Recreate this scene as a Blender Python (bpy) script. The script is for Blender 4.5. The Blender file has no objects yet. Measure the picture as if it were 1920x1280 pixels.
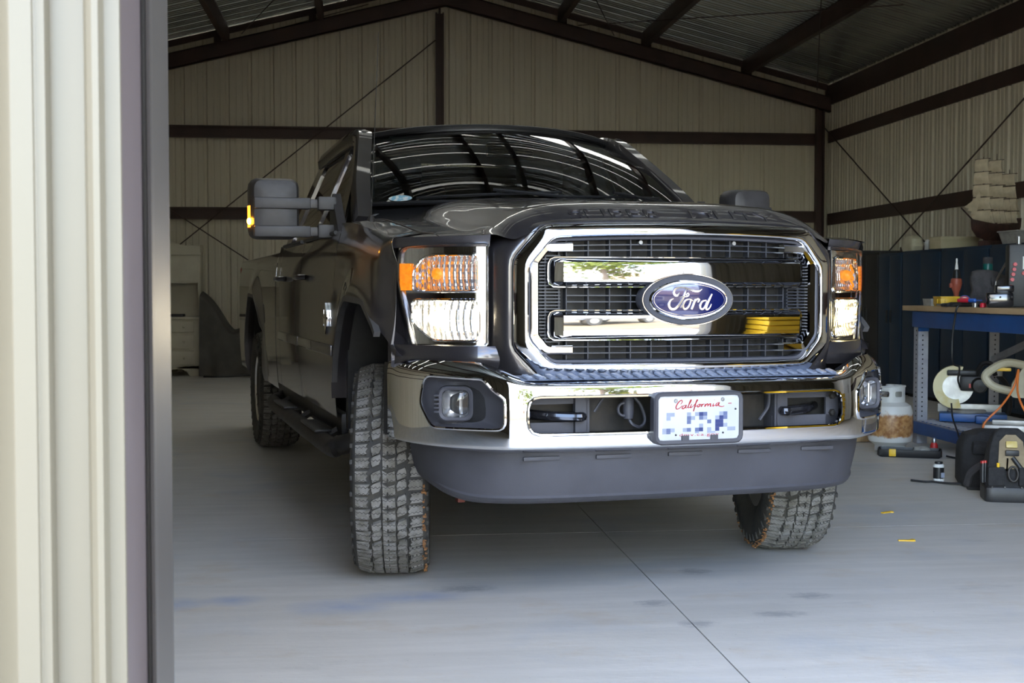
import bpy, bmesh, math, random
import numpy as np
from mathutils import Vector, Matrix

random.seed(7)
S = bpy.context.scene
COL = S.collection
PI = math.pi

# ------------------------------------------------------------------ camera, sky, sun, exposure
CAM_YAW, CAM_PITCH, FPX = 0.1096, 0.0396, 2420.0
cam_data = bpy.data.cameras.new('camera')
cam = bpy.data.objects.new('camera', cam_data)
COL.objects.link(cam)
cam.location = (0, 0, 1.132)
cam.rotation_euler = (PI / 2 - CAM_PITCH, 0, -CAM_YAW)
cam_data.sensor_width = 36
cam_data.lens = FPX / 1920 * 36
cam_data.clip_start = 0.05
cam_data.clip_end = 400
cam_data.dof.use_dof = True
cam_data.dof.focus_distance = 4.7
cam_data.dof.aperture_fstop = 10
S.camera = cam

SUN_EL, SUN_AZ = math.radians(48), math.radians(-40)      # sun stands behind the building, so its front is in open shade
world = bpy.data.worlds.new('sky')
S.world = world
world.use_nodes = True
wn, wl = world.node_tree.nodes, world.node_tree.links
wn.clear()
w_out = wn.new('ShaderNodeOutputWorld')
w_bg = wn.new('ShaderNodeBackground')
w_bg.inputs['Strength'].default_value = 0.62
w_sky = wn.new('ShaderNodeTexSky')
w_sky.sky_type = 'NISHITA'
w_sky.sun_disc = False
w_sky.sun_elevation = SUN_EL
w_sky.sun_rotation = SUN_AZ
w_sky.ozone_density = 1.4
w_co = wn.new('ShaderNodeTexCoord')
w_map = wn.new('ShaderNodeMapping')
w_map.inputs['Scale'].default_value = (1.0, 1.0, 2.6)
w_noi = wn.new('ShaderNodeTexNoise')
w_noi.inputs['Scale'].default_value = 2.3
w_noi.inputs['Detail'].default_value = 7
w_noi.inputs['Roughness'].default_value = 0.6
w_ramp = wn.new('ShaderNodeValToRGB')
w_ramp.color_ramp.elements[0].position = 0.40
w_ramp.color_ramp.elements[1].position = 0.60
w_mix = wn.new('ShaderNodeMixRGB')
w_mix.inputs['Color2'].default_value = (2.5, 2.3, 2.05, 1)
wl.new(w_co.outputs['Generated'], w_map.inputs['Vector'])
wl.new(w_map.outputs['Vector'], w_noi.inputs['Vector'])
wl.new(w_noi.outputs['Fac'], w_ramp.inputs['Fac'])
wl.new(w_ramp.outputs['Color'], w_mix.inputs['Fac'])
wl.new(w_sky.outputs['Color'], w_mix.inputs['Color1'])
wl.new(w_mix.outputs['Color'], w_bg.inputs['Color'])
wl.new(w_bg.outputs['Background'], w_out.inputs['Surface'])

sun_data = bpy.data.lights.new('sun', 'SUN')
sun_data.energy = 3.2
sun_data.angle = math.radians(0.53)
sun_data.color = (1.0, 0.95, 0.86)
sun = bpy.data.objects.new('sun', sun_data)
COL.objects.link(sun)
_sd = Vector((math.cos(SUN_EL) * math.sin(SUN_AZ), math.cos(SUN_EL) * math.cos(SUN_AZ), math.sin(SUN_EL)))
sun.rotation_euler = _sd.to_track_quat('Z', 'Y').to_euler()

S.view_settings.view_transform = 'Standard'
S.view_settings.look = 'None'
S.view_settings.exposure = 2.55
S.view_settings.gamma = 1
S.view_settings.use_curve_mapping = False

# ------------------------------------------------------------------ materials
def _nodes(m):
    m.use_nodes = True
    nt = m.node_tree
    return nt, nt.nodes, nt.links, nt.nodes['Principled BSDF']

def mat(name, c, rough=0.5, metal=0.0, c2=None, scale=8.0, detail=4.0, bump=0.0, bscale=None, coat=0.0, spec=0.5, lo=0.4, hi=0.6, stretch=(1, 1, 1), emit=None, estr=0.0):
    """Principled material; a noise mixes the two colours and can drive a bump."""
    m = bpy.data.materials.new(name)
    nt, n, l, b = _nodes(m)
    b.inputs['Base Color'].default_value = (*c, 1)
    b.inputs['Roughness'].default_value = rough
    b.inputs['Metallic'].default_value = metal
    b.inputs['Coat Weight'].default_value = coat
    b.inputs['Coat Roughness'].default_value = 0.03
    b.inputs['Specular IOR Level'].default_value = spec
    co = n.new('ShaderNodeTexCoord')
    mp = n.new('ShaderNodeMapping')
    mp.inputs['Scale'].default_value = stretch
    l.new(co.outputs['Object'], mp.inputs['Vector'])
    no = n.new('ShaderNodeTexNoise')
    no.inputs['Scale'].default_value = scale
    no.inputs['Detail'].default_value = detail
    l.new(mp.outputs['Vector'], no.inputs['Vector'])
    rp = n.new('ShaderNodeValToRGB')
    rp.color_ramp.elements[0].position = lo
    rp.color_ramp.elements[1].position = hi
    rp.color_ramp.elements[0].color = (*c, 1)
    d = c2 if c2 else tuple(x * 0.9 for x in c)
    rp.color_ramp.elements[1].color = (*d, 1)
    l.new(no.outputs['Fac'], rp.inputs['Fac'])
    l.new(rp.outputs['Color'], b.inputs['Base Color'])
    if bump:
        nb = n.new('ShaderNodeTexNoise')
        nb.inputs['Scale'].default_value = bscale or scale * 5
        nb.inputs['Detail'].default_value = 3
        l.new(mp.outputs['Vector'], nb.inputs['Vector'])
        bp = n.new('ShaderNodeBump')
        bp.inputs['Strength'].default_value = bump
        bp.inputs['Distance'].default_value = 0.01
        l.new(nb.outputs['Fac'], bp.inputs['Height'])
        l.new(bp.outputs['Normal'], b.inputs['Normal'])
    if emit:
        b.inputs['Emission Color'].default_value = (*emit, 1)
        b.inputs['Emission Strength'].default_value = estr
    return m

def glass(name, tint=(0.9, 0.95, 0.93), refl=1.0, rough=0.0):
    """Thin pane: clear with fresnel reflection."""
    m = bpy.data.materials.new(name)
    m.use_nodes = True
    nt = m.node_tree
    n, l = nt.nodes, nt.links
    n.clear()
    out = n.new('ShaderNodeOutputMaterial')
    tr = n.new('ShaderNodeBsdfTransparent')
    tr.inputs['Color'].default_value = (*tint, 1)
    gl = n.new('ShaderNodeBsdfGlossy')
    gl.inputs['Roughness'].default_value = rough
    fr = n.new('ShaderNodeFresnel')
    fr.inputs['IOR'].default_value = 1.52
    mu = n.new('ShaderNodeMath')
    mu.operation = 'MULTIPLY'
    mu.inputs[1].default_value = refl
    mu.use_clamp = True
    l.new(fr.outputs['Fac'], mu.inputs[0])
    mx = n.new('ShaderNodeMixShader')
    l.new(mu.outputs[0], mx.inputs['Fac'])
    l.new(tr.outputs[0], mx.inputs[1])
    l.new(gl.outputs[0], mx.inputs[2])
    l.new(mx.outputs[0], out.inputs['Surface'])
    return m

M = {}
M['paint'] = mat('dark_metallic_paint', (0.050, 0.046, 0.050), 0.30, 0.6, (0.058, 0.053, 0.057), 400, coat=1.0)
M['chrome'] = mat('polished_chrome', (0.83, 0.84, 0.86), 0.03, 1.0, (0.80, 0.81, 0.84), 3)
M['satin'] = mat('satin_silver', (0.62, 0.63, 0.65), 0.25, 1.0, (0.56, 0.57, 0.6), 20)
M['reflector'] = mat('lamp_reflector', (0.88, 0.88, 0.90), 0.14, 0.88, (0.80, 0.81, 0.84), 40)
M['black_plastic'] = mat('black_plastic', (0.009, 0.009, 0.0105), 0.45, 0, (0.012, 0.012, 0.0135), 60, bump=0.05)
M['grey_plastic'] = mat('textured_grey_plastic', (0.050, 0.050, 0.060), 0.55, 0, (0.058, 0.058, 0.069), 6, bump=0.12, bscale=500)
M['mirror_plastic'] = mat('mirror_shell_plastic', (0.042, 0.039, 0.041), 0.42, 0, (0.05, 0.046, 0.048), 30, bump=0.08, bscale=600)
M['flare'] = mat('fender_lip_plastic', (0.06, 0.058, 0.058), 0.5, 0, (0.075, 0.072, 0.072), 10)
M['rubber'] = mat('tyre_rubber', (0.035, 0.034, 0.032), 0.75, 0, (0.06, 0.055, 0.045), 12, bump=0.15)
M['tread'] = mat('dusty_tread', (0.22, 0.212, 0.195), 0.8, 0, (0.14, 0.132, 0.112), 22, bump=0.5, bscale=90)
def siped(m):
    nt = m.node_tree; n, l = nt.nodes, nt.links; b = n['Principled BSDF']
    old = b.inputs['Base Color'].links[0].from_socket
    co = n.new('ShaderNodeTexCoord'); sp = n.new('ShaderNodeSeparateXYZ')
    l.new(co.outputs['Object'], sp.inputs[0])
    def mth(op, a, c):
        x = n.new('ShaderNodeMath'); x.operation = op
        for i, v in enumerate((a, c)):
            if v is None: continue
            if isinstance(v, (int, float)): x.inputs[i].default_value = v
            else: l.new(v, x.inputs[i])
        return x.outputs[0]
    ang = mth('ARCTAN2', sp.outputs['Y'], sp.outputs['Z'])
    wob = mth('MULTIPLY', mth('SINE', mth('MULTIPLY', sp.outputs['X'], 420.0), None), 0.10)
    fr = mth('FRACT', mth('ADD', mth('MULTIPLY', ang, 52 / PI), wob), None)
    cut = mth('LESS_THAN', mth('ABSOLUTE', mth('SUBTRACT', fr, 0.5), None), 0.055)
    mx = n.new('ShaderNodeMixRGB'); mx.inputs['Color2'].default_value = (0.045, 0.042, 0.038, 1)
    l.new(old, mx.inputs['Color1']); l.new(cut, mx.inputs['Fac']); l.new(mx.outputs['Color'], b.inputs['Base Color'])
siped(M['tread'])
M['mud'] = mat('dried_mud', (0.36, 0.17, 0.06), 0.9, 0, (0.18, 0.09, 0.04), 60, bump=0.5)
M['mesh'] = mat('dark_grille_plastic', (0.030, 0.032, 0.040), 0.4, 0, (0.036, 0.038, 0.047), 30)
M['steel'] = mat('bare_steel', (0.42, 0.42, 0.42), 0.38, 0.9, (0.33, 0.33, 0.33), 15)
M['dark_steel'] = mat('dark_chassis_steel', (0.022, 0.021, 0.02), 0.55, 0.3, (0.04, 0.034, 0.028), 12, bump=0.1)
M['black_gloss'] = mat('black_gloss', (0.012, 0.012, 0.014), 0.12, 0, (0.015, 0.015, 0.018), 8, coat=0.6)
M['amber'] = mat('amber_lens', (0.95, 0.36, 0.02), 0.2, 0, (0.85, 0.25, 0.01), 60, emit=(1.0, 0.33, 0.02), estr=0.12)
M['amber_lit'] = mat('amber_lamp_lit', (1.0, 0.42, 0.02), 0.2, 0, None, 30, emit=(1.0, 0.36, 0.02), estr=14)
M['amber_glow'] = mat('amber_segment_lit', (1.0, 0.3, 0.02), 0.2, 0, None, 30, emit=(1.0, 0.2, 0.01), estr=1.6)
M['bulb_lit'] = mat('low_beam_bulb_lit', (1, 0.95, 0.8), 0.3, 0, None, 30, emit=(1.0, 0.86, 0.55), estr=5)
M['bulb_dim'] = mat('low_beam_bulb_dim', (1, 0.9, 0.6), 0.3, 0, None, 30, emit=(1.0, 0.78, 0.35), estr=5)
M['red_lens'] = mat('red_lens', (0.55, 0.01, 0.01), 0.15, 0, (0.45, 0.01, 0.01), 40)
M['blue_enamel'] = mat('blue_enamel', (0.004, 0.009, 0.085), 0.12, 0.2, (0.006, 0.013, 0.105), 4, coat=1.0)
M['plate_white'] = mat('plate_white', (0.50, 0.51, 0.55), 0.35, 0, (0.48, 0.49, 0.53), 10)
M['print_red'] = mat('print_red', (0.38, 0.015, 0.018), 0.4)
M['print_light'] = mat('print_pale_blue', (0.26, 0.29, 0.37), 0.4)
M['print_mid'] = mat('print_slate_blue', (0.10, 0.125, 0.24), 0.4)
M['print_dark'] = mat('print_navy', (0.02, 0.035, 0.14), 0.4)
M['glass'] = glass('windscreen_glass', (0.80, 0.90, 0.85), 1.35)
M['side_glass'] = glass('tinted_side_glass', (0.50, 0.52, 0.47), 1.3)
M['lens'] = glass('clear_lamp_lens', (0.97, 0.97, 0.97), 0.8)
M['seat'] = mat('grey_seat_cloth', (0.26, 0.28, 0.265), 0.9, 0, (0.22, 0.235, 0.225), 40, bump=0.2)
M['dash'] = mat('dashboard_vinyl', (0.05, 0.052, 0.055), 0.6, 0, (0.06, 0.06, 0.063), 30, bump=0.1)
M['trim_grey'] = mat('light_cabin_trim', (0.30, 0.33, 0.31), 0.8, 0, (0.27, 0.3, 0.28), 15)
M['sticker'] = mat('pale_blue_sticker', (0.25, 0.5, 0.62), 0.5, 0, (0.75, 0.8, 0.8), 45, lo=0.45, hi=0.55)

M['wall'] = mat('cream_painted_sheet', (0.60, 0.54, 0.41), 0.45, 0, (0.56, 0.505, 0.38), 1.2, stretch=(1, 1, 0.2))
M['panel_dimmed'] = mat('cream_sheet_dimmed', (0.130, 0.116, 0.083), 0.4, 0, (0.123, 0.110, 0.078), 1.5)  # darker copy of the cream sheet, toned down against the strong outdoor light
M['roof'] = mat('galvanised_roof_sheet', (0.52, 0.55, 0.52), 0.24, 0.9, (0.44, 0.47, 0.445), 2.5)
def added_skylight(name, k):  # translucent sheet for made-up roof lights that brighten the interior
    m = bpy.data.materials.new(name)
    m.use_nodes = True
    n, l = m.node_tree.nodes, m.node_tree.links
    n.clear()
    o = n.new('ShaderNodeOutputMaterial'); t = n.new('ShaderNodeBsdfTranslucent'); d = n.new('ShaderNodeBsdfDiffuse'); x = n.new('ShaderNodeMixShader')
    no = n.new('ShaderNodeTexNoise'); no.inputs['Scale'].default_value = 2.0
    rp = n.new('ShaderNodeValToRGB'); rp.color_ramp.elements[0].color = (0.24 * k, 0.235 * k, 0.205 * k, 1); rp.color_ramp.elements[1].color = (0.28 * k, 0.275 * k, 0.24 * k, 1)
    l.new(no.outputs['Fac'], rp.inputs['Fac']); l.new(rp.outputs['Color'], t.inputs['Color']); l.new(rp.outputs['Color'], d.inputs['Color'])
    x.inputs['Fac'].default_value = 0.4
    l.new(t.outputs[0], x.inputs[1]); l.new(d.outputs[0], x.inputs[2]); l.new(x.outputs[0], o.inputs['Surface'])
    return m
M['added_skylight'] = added_skylight('added_light_strip', 0.9)
M['added_skylight_wide'] = added_skylight('added_light_sheet', 2.0)
M['primer'] = mat('red_oxide_primer', (0.050, 0.024, 0.018), 0.55, 0, (0.035, 0.018, 0.014), 3, bump=0.05)
M['jamb'] = mat('mauve_brown_jamb_paint', (0.098, 0.080, 0.079), 0.4, 0, (0.092, 0.075, 0.074), 3)
M['track'] = mat('grey_door_track', (0.062, 0.056, 0.05), 0.45, 0.0, (0.056, 0.05, 0.045), 4)

def concrete():
    m = bpy.data.materials.new('trowelled_concrete')
    nt, n, l, b = _nodes(m)
    co = n.new('ShaderNodeTexCoord')
    def noise(scale, det, st=(1, 1, 1), off=(0, 0, 0), rough=0.55):
        mp = n.new('ShaderNodeMapping')
        mp.inputs['Scale'].default_value = st
        mp.inputs['Location'].default_value = off
        l.new(co.outputs['Object'], mp.inputs['Vector'])
        no = n.new('ShaderNodeTexNoise')
        no.inputs['Scale'].default_value = scale
        no.inputs['Detail'].default_value = det
        no.inputs['Roughness'].default_value = rough
        l.new(mp.outputs['Vector'], no.inputs['Vector'])
        return no.outputs['Fac']
    def ramp(f, p0, p1, c0, c1):
        r = n.new('ShaderNodeValToRGB')
        r.color_ramp.elements[0].position = p0
        r.color_ramp.elements[1].position = p1
        r.color_ramp.elements[0].color = (*c0, 1)
        r.color_ramp.elements[1].color = (*c1, 1)
        l.new(f, r.inputs['Fac'])
        return r.outputs['Color']
    def mix(a, c, f, mode='MIX'):
        x = n.new('ShaderNodeMixRGB')
        x.blend_type = mode
        l.new(a, x.inputs['Color1'])
        if isinstance(c, tuple):
            x.inputs['Color2'].default_value = (*c, 1)
        else:
            l.new(c, x.inputs['Color2'])
        l.new(f, x.inputs['Fac'])
        return x.outputs['Color']
    base = ramp(noise(1.1, 6), 0.3, 0.7, (0.515, 0.50, 0.465), (0.60, 0.58, 0.54))
    streak = ramp(noise(5, 5, (0.25, 2.2, 1), (3, 1, 0)), 0.42, 0.68, (0, 0, 0), (0.55, 0.55, 0.55))
    c = mix(base, (0.67, 0.645, 0.605), streak)
    warm = ramp(noise(2.4, 6, (1, 1.6, 1), (7, 2, 0), 0.65), 0.56, 0.76, (0, 0, 0), (0.55, 0.55, 0.55))
    c = mix(c, (0.50, 0.40, 0.28), warm)
    cool = ramp(noise(1.6, 5, (1, 1, 1), (-4, 9, 0)), 0.55, 0.75, (0, 0, 0), (0.45, 0.45, 0.45))
    c = mix(c, (0.36, 0.42, 0.50), cool)
    dark = ramp(noise(3.2, 7, (0.7, 1.5, 1), (1, -6, 0), 0.7), 0.60, 0.78, (0, 0, 0), (0.35, 0.35, 0.35))
    c = mix(c, (0.24, 0.24, 0.235), dark)
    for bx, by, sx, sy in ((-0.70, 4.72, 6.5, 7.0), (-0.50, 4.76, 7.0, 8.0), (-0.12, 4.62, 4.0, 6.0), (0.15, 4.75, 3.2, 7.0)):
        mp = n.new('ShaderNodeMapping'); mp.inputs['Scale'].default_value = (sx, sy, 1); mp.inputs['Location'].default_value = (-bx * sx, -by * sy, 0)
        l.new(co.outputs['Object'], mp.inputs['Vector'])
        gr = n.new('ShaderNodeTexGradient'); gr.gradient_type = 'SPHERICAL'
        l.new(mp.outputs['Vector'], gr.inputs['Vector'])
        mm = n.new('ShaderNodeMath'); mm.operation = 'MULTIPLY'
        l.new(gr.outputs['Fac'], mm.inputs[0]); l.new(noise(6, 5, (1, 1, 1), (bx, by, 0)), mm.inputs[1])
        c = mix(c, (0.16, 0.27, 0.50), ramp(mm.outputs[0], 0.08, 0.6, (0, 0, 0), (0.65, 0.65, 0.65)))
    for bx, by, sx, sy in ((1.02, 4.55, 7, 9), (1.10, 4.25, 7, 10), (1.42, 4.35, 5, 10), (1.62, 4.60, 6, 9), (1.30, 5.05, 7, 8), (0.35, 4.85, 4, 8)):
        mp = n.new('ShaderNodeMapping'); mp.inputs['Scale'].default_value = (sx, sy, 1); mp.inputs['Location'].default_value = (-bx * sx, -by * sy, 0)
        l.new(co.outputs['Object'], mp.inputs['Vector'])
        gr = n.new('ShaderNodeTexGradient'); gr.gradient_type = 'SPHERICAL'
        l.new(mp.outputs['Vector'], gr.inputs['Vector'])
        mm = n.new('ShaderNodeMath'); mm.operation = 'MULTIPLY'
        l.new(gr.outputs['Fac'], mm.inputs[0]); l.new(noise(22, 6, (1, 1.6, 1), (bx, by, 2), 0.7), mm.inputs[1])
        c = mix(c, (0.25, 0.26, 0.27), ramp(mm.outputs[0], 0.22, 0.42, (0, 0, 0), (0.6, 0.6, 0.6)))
    speck = ramp(noise(60, 2), 0.72, 0.76, (0, 0, 0), (0.4, 0.4, 0.4))
    c = mix(c, (0.2, 0.19, 0.18), speck)
    l.new(c, b.inputs['Base Color'])
    rr = n.new('ShaderNodeMapRange')
    rr.inputs['To Min'].default_value = 0.36
    rr.inputs['To Max'].default_value = 0.62
    l.new(noise(2.0, 4), rr.inputs['Value'])
    l.new(rr.outputs['Result'], b.inputs['Roughness'])
    bp = n.new('ShaderNodeBump')
    bp.inputs['Strength'].default_value = 0.12
    bp.inputs['Distance'].default_value = 0.01
    l.new(noise(40, 5, (0.4, 1, 1)), bp.inputs['Height'])
    l.new(bp.outputs['Normal'], b.inputs['Normal'])
    return m
M['concrete'] = concrete()
M['joint'] = mat('joint_dirt', (0.22, 0.16, 0.10), 0.9, 0, (0.30, 0.24, 0.17), 4)
M['dirt'] = mat('sandy_dirt', (0.095, 0.064, 0.028), 0.95, 0, (0.135, 0.103, 0.056), 0.35, detail=8, bump=0.4, bscale=6)
M['leaf'] = mat('yellow_green_leaf', (0.120, 0.145, 0.012), 0.6, 0, (0.070, 0.10, 0.009), 1.5)
M['bark'] = mat('bark', (0.12, 0.085, 0.06), 0.9, 0, (0.08, 0.06, 0.045), 12, bump=0.4)

# ------------------------------------------------------------------ mesh helpers
def pchip(xs, ys):
    xs = np.array(xs, float); ys = np.array(ys, float)
    h = np.diff(xs); d = np.diff(ys) / h
    m = np.zeros(len(xs)); m[0] = d[0]; m[-1] = d[-1]
    for i in range(1, len(xs) - 1):
        if d[i - 1] * d[i] > 0:
            w1 = 2 * h[i] + h[i - 1]; w2 = h[i] + 2 * h[i - 1]
            m[i] = (w1 + w2) / (w1 / d[i - 1] + w2 / d[i])
    def f(x):
        x = np.clip(np.asarray(x, float), xs[0], xs[-1])
        i = np.clip(np.searchsorted(xs, x) - 1, 0, len(xs) - 2)
        t = (x - xs[i]) / h[i]
        return ((1 + 2 * t) * (1 - t) ** 2 * ys[i] + t * (1 - t) ** 2 * h[i] * m[i] + t * t * (3 - 2 * t) * ys[i + 1] + t * t * (t - 1) * h[i] * m[i + 1])
    return f

def sstep(a, b, x):
    t = np.clip((np.asarray(x, float) - a) / (b - a), 0, 1)
    return t * t * (3 - 2 * t)

class MB:
    def __init__(self):
        self.v = []; self.f = []; self.mi = []
    def add(self, v, f, mi=0):
        o = len(self.v)
        self.v += [tuple(float(c) for c in p) for p in v]
        self.f += [tuple(i + o for i in q) for q in f]
        self.mi += [mi] * len(f)
        return self
    def box(self, c, s, rot=None, bev=0.0, mi=0, taper=None):
        """Box centred at c with full sizes s; bevelled edges; taper scales the top in x, y."""
        bm = bmesh.new()
        bmesh.ops.create_cube(bm, size=1)
        for v in bm.verts:
            k = taper if (taper and v.co.z > 0) else (1, 1)
            v.co = Vector((v.co.x * s[0] * k[0], v.co.y * s[1] * k[1], v.co.z * s[2]))
        if bev:
            bmesh.ops.bevel(bm, geom=bm.edges[:], offset=min(bev, min(s) * 0.49), segments=2, profile=0.6, affect='EDGES')
        R = Matrix.Identity(3)
        if rot is not None:
            from mathutils import Euler
            R = Euler(rot).to_matrix()
        bm.verts.index_update()
        self.add([R @ v.co + Vector(c) for v in bm.verts], [[v.index for v in f.verts] for f in bm.faces], mi)
        bm.free()
        return self
    def prism(self, pts, y0, y1, axis='y', mi=0):
        """Extrude a 2-D outline between two positions along an axis (x: pts=(y,z); y: pts=(x,z); z: pts=(x,y))."""
        n = len(pts)
        def P(p, t):
            return (t, p[0], p[1]) if axis == 'x' else ((p[0], t, p[1]) if axis == 'y' else (p[0], p[1], t))
        v = [P(p, y0) for p in pts] + [P(p, y1) for p in pts]
        f = [(i, (i + 1) % n, n + (i + 1) % n, n + i) for i in range(n)]
        f += [tuple(range(n - 1, -1, -1)), tuple(range(n, 2 * n))]
        return self.add(v, f, mi)
    def sweep(self, path, prof, closed=False, caps=True, up=None, mi=0, scales=None):
        """Sweep a closed 2-D profile along a 3-D path."""
        P = [Vector(p) for p in path]
        n = len(P); k = len(prof)
        T = []
        for i in range(n):
            a = P[(i - 1) % n] if (closed or i > 0) else P[i]
            b = P[(i + 1) % n] if (closed or i < n - 1) else P[i]
            t = (b - a)
            T.append(t.normalized() if t.length > 1e-9 else Vector((0, 0, 1)))
        v = []
        if up is None:
            ref = Vector((0, 0, 1)) if abs(T[0].z) < 0.9 else Vector((0, 1, 0))
            N = (ref - T[0] * ref.dot(T[0])).normalized()
        for i in range(n):
            if up is not None:
                u = Vector(up); N = (u - T[i] * u.dot(T[i])).normalized()
            elif i > 0:
                N = (N - T[i] * N.dot(T[i]))
                N = N.normalized() if N.length > 1e-6 else Vector((1, 0, 0))
            B = T[i].cross(N)
            s = float(scales[i]) if scales is not None else 1.0
            for q in prof:
                v.append(P[i] + (B * q[0] + N * q[1]) * s)
        f = []
        for i in range(n if closed else n - 1):
            j = (i + 1) % n
            for q in range(k):
                r = (q + 1) % k
                f.append((i * k + q, i * k + r, j * k + r, j * k + q))
        if caps and not closed:
            f.append(tuple(range(k - 1, -1, -1)))
            f.append(tuple((n - 1) * k + q for q in range(k)))
        return self.add(v, f, mi)
    def tube(self, path, r, n=8, closed=False, mi=0, scales=None):
        return self.sweep(path, [(r * math.cos(2 * PI * i / n), r * math.sin(2 * PI * i / n)) for i in range(n)], closed, True, None, mi, scales)
    def lathe(self, prof, n=24, c=(0, 0, 0), axis='z', mi=0):
        """Revolve (radius, height) points about an axis through c."""
        v = []
        for r, h in prof:
            for i in range(n):
                a = 2 * PI * i / n
                x, y = r * math.cos(a), r * math.sin(a)
                p = (x, y, h) if axis == 'z' else ((h, x, y) if axis == 'x' else (x, h, y))
                v.append((p[0] + c[0], p[1] + c[1], p[2] + c[2]))
        f = []
        for j in range(len(prof) - 1):
            for i in range(n):
                k = (i + 1) % n
                f.append((j * n + i, j * n + k, (j + 1) * n + k, (j + 1) * n + i))
        if prof[0][0] > 1e-4: f.append(tuple(range(n - 1, -1, -1)))
        if prof[-1][0] > 1e-4: f.append(tuple((len(prof) - 1) * n + i for i in range(n)))
        return self.add(v, f, mi)
    def sphere(self, c, r, n=12, m=8, mi=0):
        rr = r if isinstance(r, tuple) else (r, r, r)
        pr = [(math.sin(PI * j / m), -math.cos(PI * j / m)) for j in range(m + 1)]
        pr[0] = (0, -1); pr[-1] = (0, 1)
        v = []
        for a, h in pr:
            for i in range(n):
                v.append((c[0] + rr[0] * a * math.cos(2 * PI * i / n), c[1] + rr[1] * a * math.sin(2 * PI * i / n), c[2] + rr[2] * h))
        f = []
        for j in range(m):
            for i in range(n):
                k = (i + 1) % n
                f.append((j * n + i, j * n + k, (j + 1) * n + k, (j + 1) * n + i))
        return self.add(v, f, mi)
    def loops(self, L, cap0=False, cap1=False, closed=True, mi=0):
        """Skin consecutive loops of equal length."""
        n = len(L[0]); v = [p for lp in L for p in lp]; f = []
        for j in range(len(L) - 1):
            for i in range(n if closed else n - 1):
                k = (i + 1) % n
                f.append((j * n + i, j * n + k, (j + 1) * n + k, (j + 1) * n + i))
        if cap0: f.append(tuple(range(n - 1, -1, -1)))
        if cap1: f.append(tuple((len(L) - 1) * n + i for i in range(n)))
        return self.add(v, f, mi)
    def grid(self, fn, us, vs, mi=0):
        nu, nv = len(us), len(vs)
        v = [fn(u, w) for w in vs for u in us]
        f = [(j * nu + i, j * nu + i + 1, (j + 1) * nu + i + 1, (j + 1) * nu + i) for j in range(nv - 1) for i in range(nu - 1)]
        return self.add(v, f, mi)
    def sheet(self, fn, ps, qs, holes=(), lip=None, mi=0):
        """A surface fn(P, Q) -> x, y, z arrays over a fine grid with holes cut along 2-D contours; lip extrudes the hole rims."""
        ps = np.asarray(ps, float); qs = np.asarray(qs, float)
        P, Q = np.meshgrid(ps, qs)
        ny, nx = P.shape
        keep = np.ones((ny - 1, nx - 1), bool)
        snapped = np.zeros(P.shape, bool)
        for h in holes:
            h = np.asarray(h, float)
            cp = (P[:-1, :-1] + P[1:, 1:]) / 2; cq = (Q[:-1, :-1] + Q[1:, 1:]) / 2
            ins = _inside(cp.ravel(), cq.ravel(), h).reshape(cp.shape)
            keep &= ~ins
            touch = np.zeros(P.shape, bool)
            for a in (0, 1):
                for b_ in (0, 1):
                    touch[a:ny - 1 + a, b_:nx - 1 + b_] |= ins
            kt = np.zeros(P.shape, bool)
            for a in (0, 1):
                for b_ in (0, 1):
                    kt[a:ny - 1 + a, b_:nx - 1 + b_] |= ~ins
            edge = touch & kt
            idx = np.argwhere(edge)
            for (j, i) in idx:
                P[j, i], Q[j, i] = _near(P[j, i], Q[j, i], h)
            snapped |= edge
        X, Y, Z = fn(P, Q)
        vid = -np.ones(P.shape, int)
        v = []; f = []
        def gv(j, i):
            if vid[j, i] < 0:
                vid[j, i] = len(v); v.append((X[j, i], Y[j, i], Z[j, i]))
            return vid[j, i]
        cnt = {}
        for j in range(ny - 1):
            for i in range(nx - 1):
                if keep[j, i]:
                    q = (gv(j, i), gv(j, i + 1), gv(j + 1, i + 1), gv(j + 1, i))
                    f.append(q)
                    for a, b_, ja, jb in ((0, 1, (j, i), (j, i + 1)), (1, 2, (j, i + 1), (j + 1, i + 1)), (2, 3, (j + 1, i + 1), (j + 1, i)), (3, 0, (j + 1, i), (j, i))):
                        if snapped[ja] and snapped[jb]:
                            k = (min(q[a], q[b_]), max(q[a], q[b_]))
                            cnt[k] = cnt.get(k, 0) + 1
        if lip is not None:
            mp = {}
            for (a, b_), c in list(cnt.items()):
                if c == 1:
                    for t in (a, b_):
                        if t not in mp:
                            mp[t] = len(v); p = v[t]; v.append((p[0] + lip[0], p[1] + lip[1], p[2] + lip[2]))
                    f.append((a, b_, mp[b_], mp[a]))
        return self.add(v, f, mi)
    def build(self, name, m, parent=None, angle=35, recalc=True, smooth=True):
        me = bpy.data.meshes.new(name)
        me.from_pydata(self.v, [], self.f)
        for mm in (m if isinstance(m, (list, tuple)) else [m]):
            me.materials.append(mm)
        if any(self.mi):
            me.polygons.foreach_set('material_index', self.mi)
        if recalc:
            bm = bmesh.new(); bm.from_mesh(me)
            bmesh.ops.recalc_face_normals(bm, faces=bm.faces)
            bm.to_mesh(me); bm.free()
        if smooth:
            me.polygons.foreach_set('use_smooth', [True] * len(me.polygons))
            me.set_sharp_from_angle(angle=math.radians(angle))
        me.update()
        o = bpy.data.objects.new(name, me)
        COL.objects.link(o)
        if parent is not None: o.parent = parent
        return o

def _inside(x, y, h):
    c = np.zeros(x.shape, bool)
    n = len(h); j = n - 1
    for i in range(n):
        xi, yi = h[i]; xj, yj = h[j]
        if yi != yj:
            c ^= ((yi > y) != (yj > y)) & (x < (xj - xi) * (y - yi) / (yj - yi) + xi)
        j = i
    return c

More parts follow.
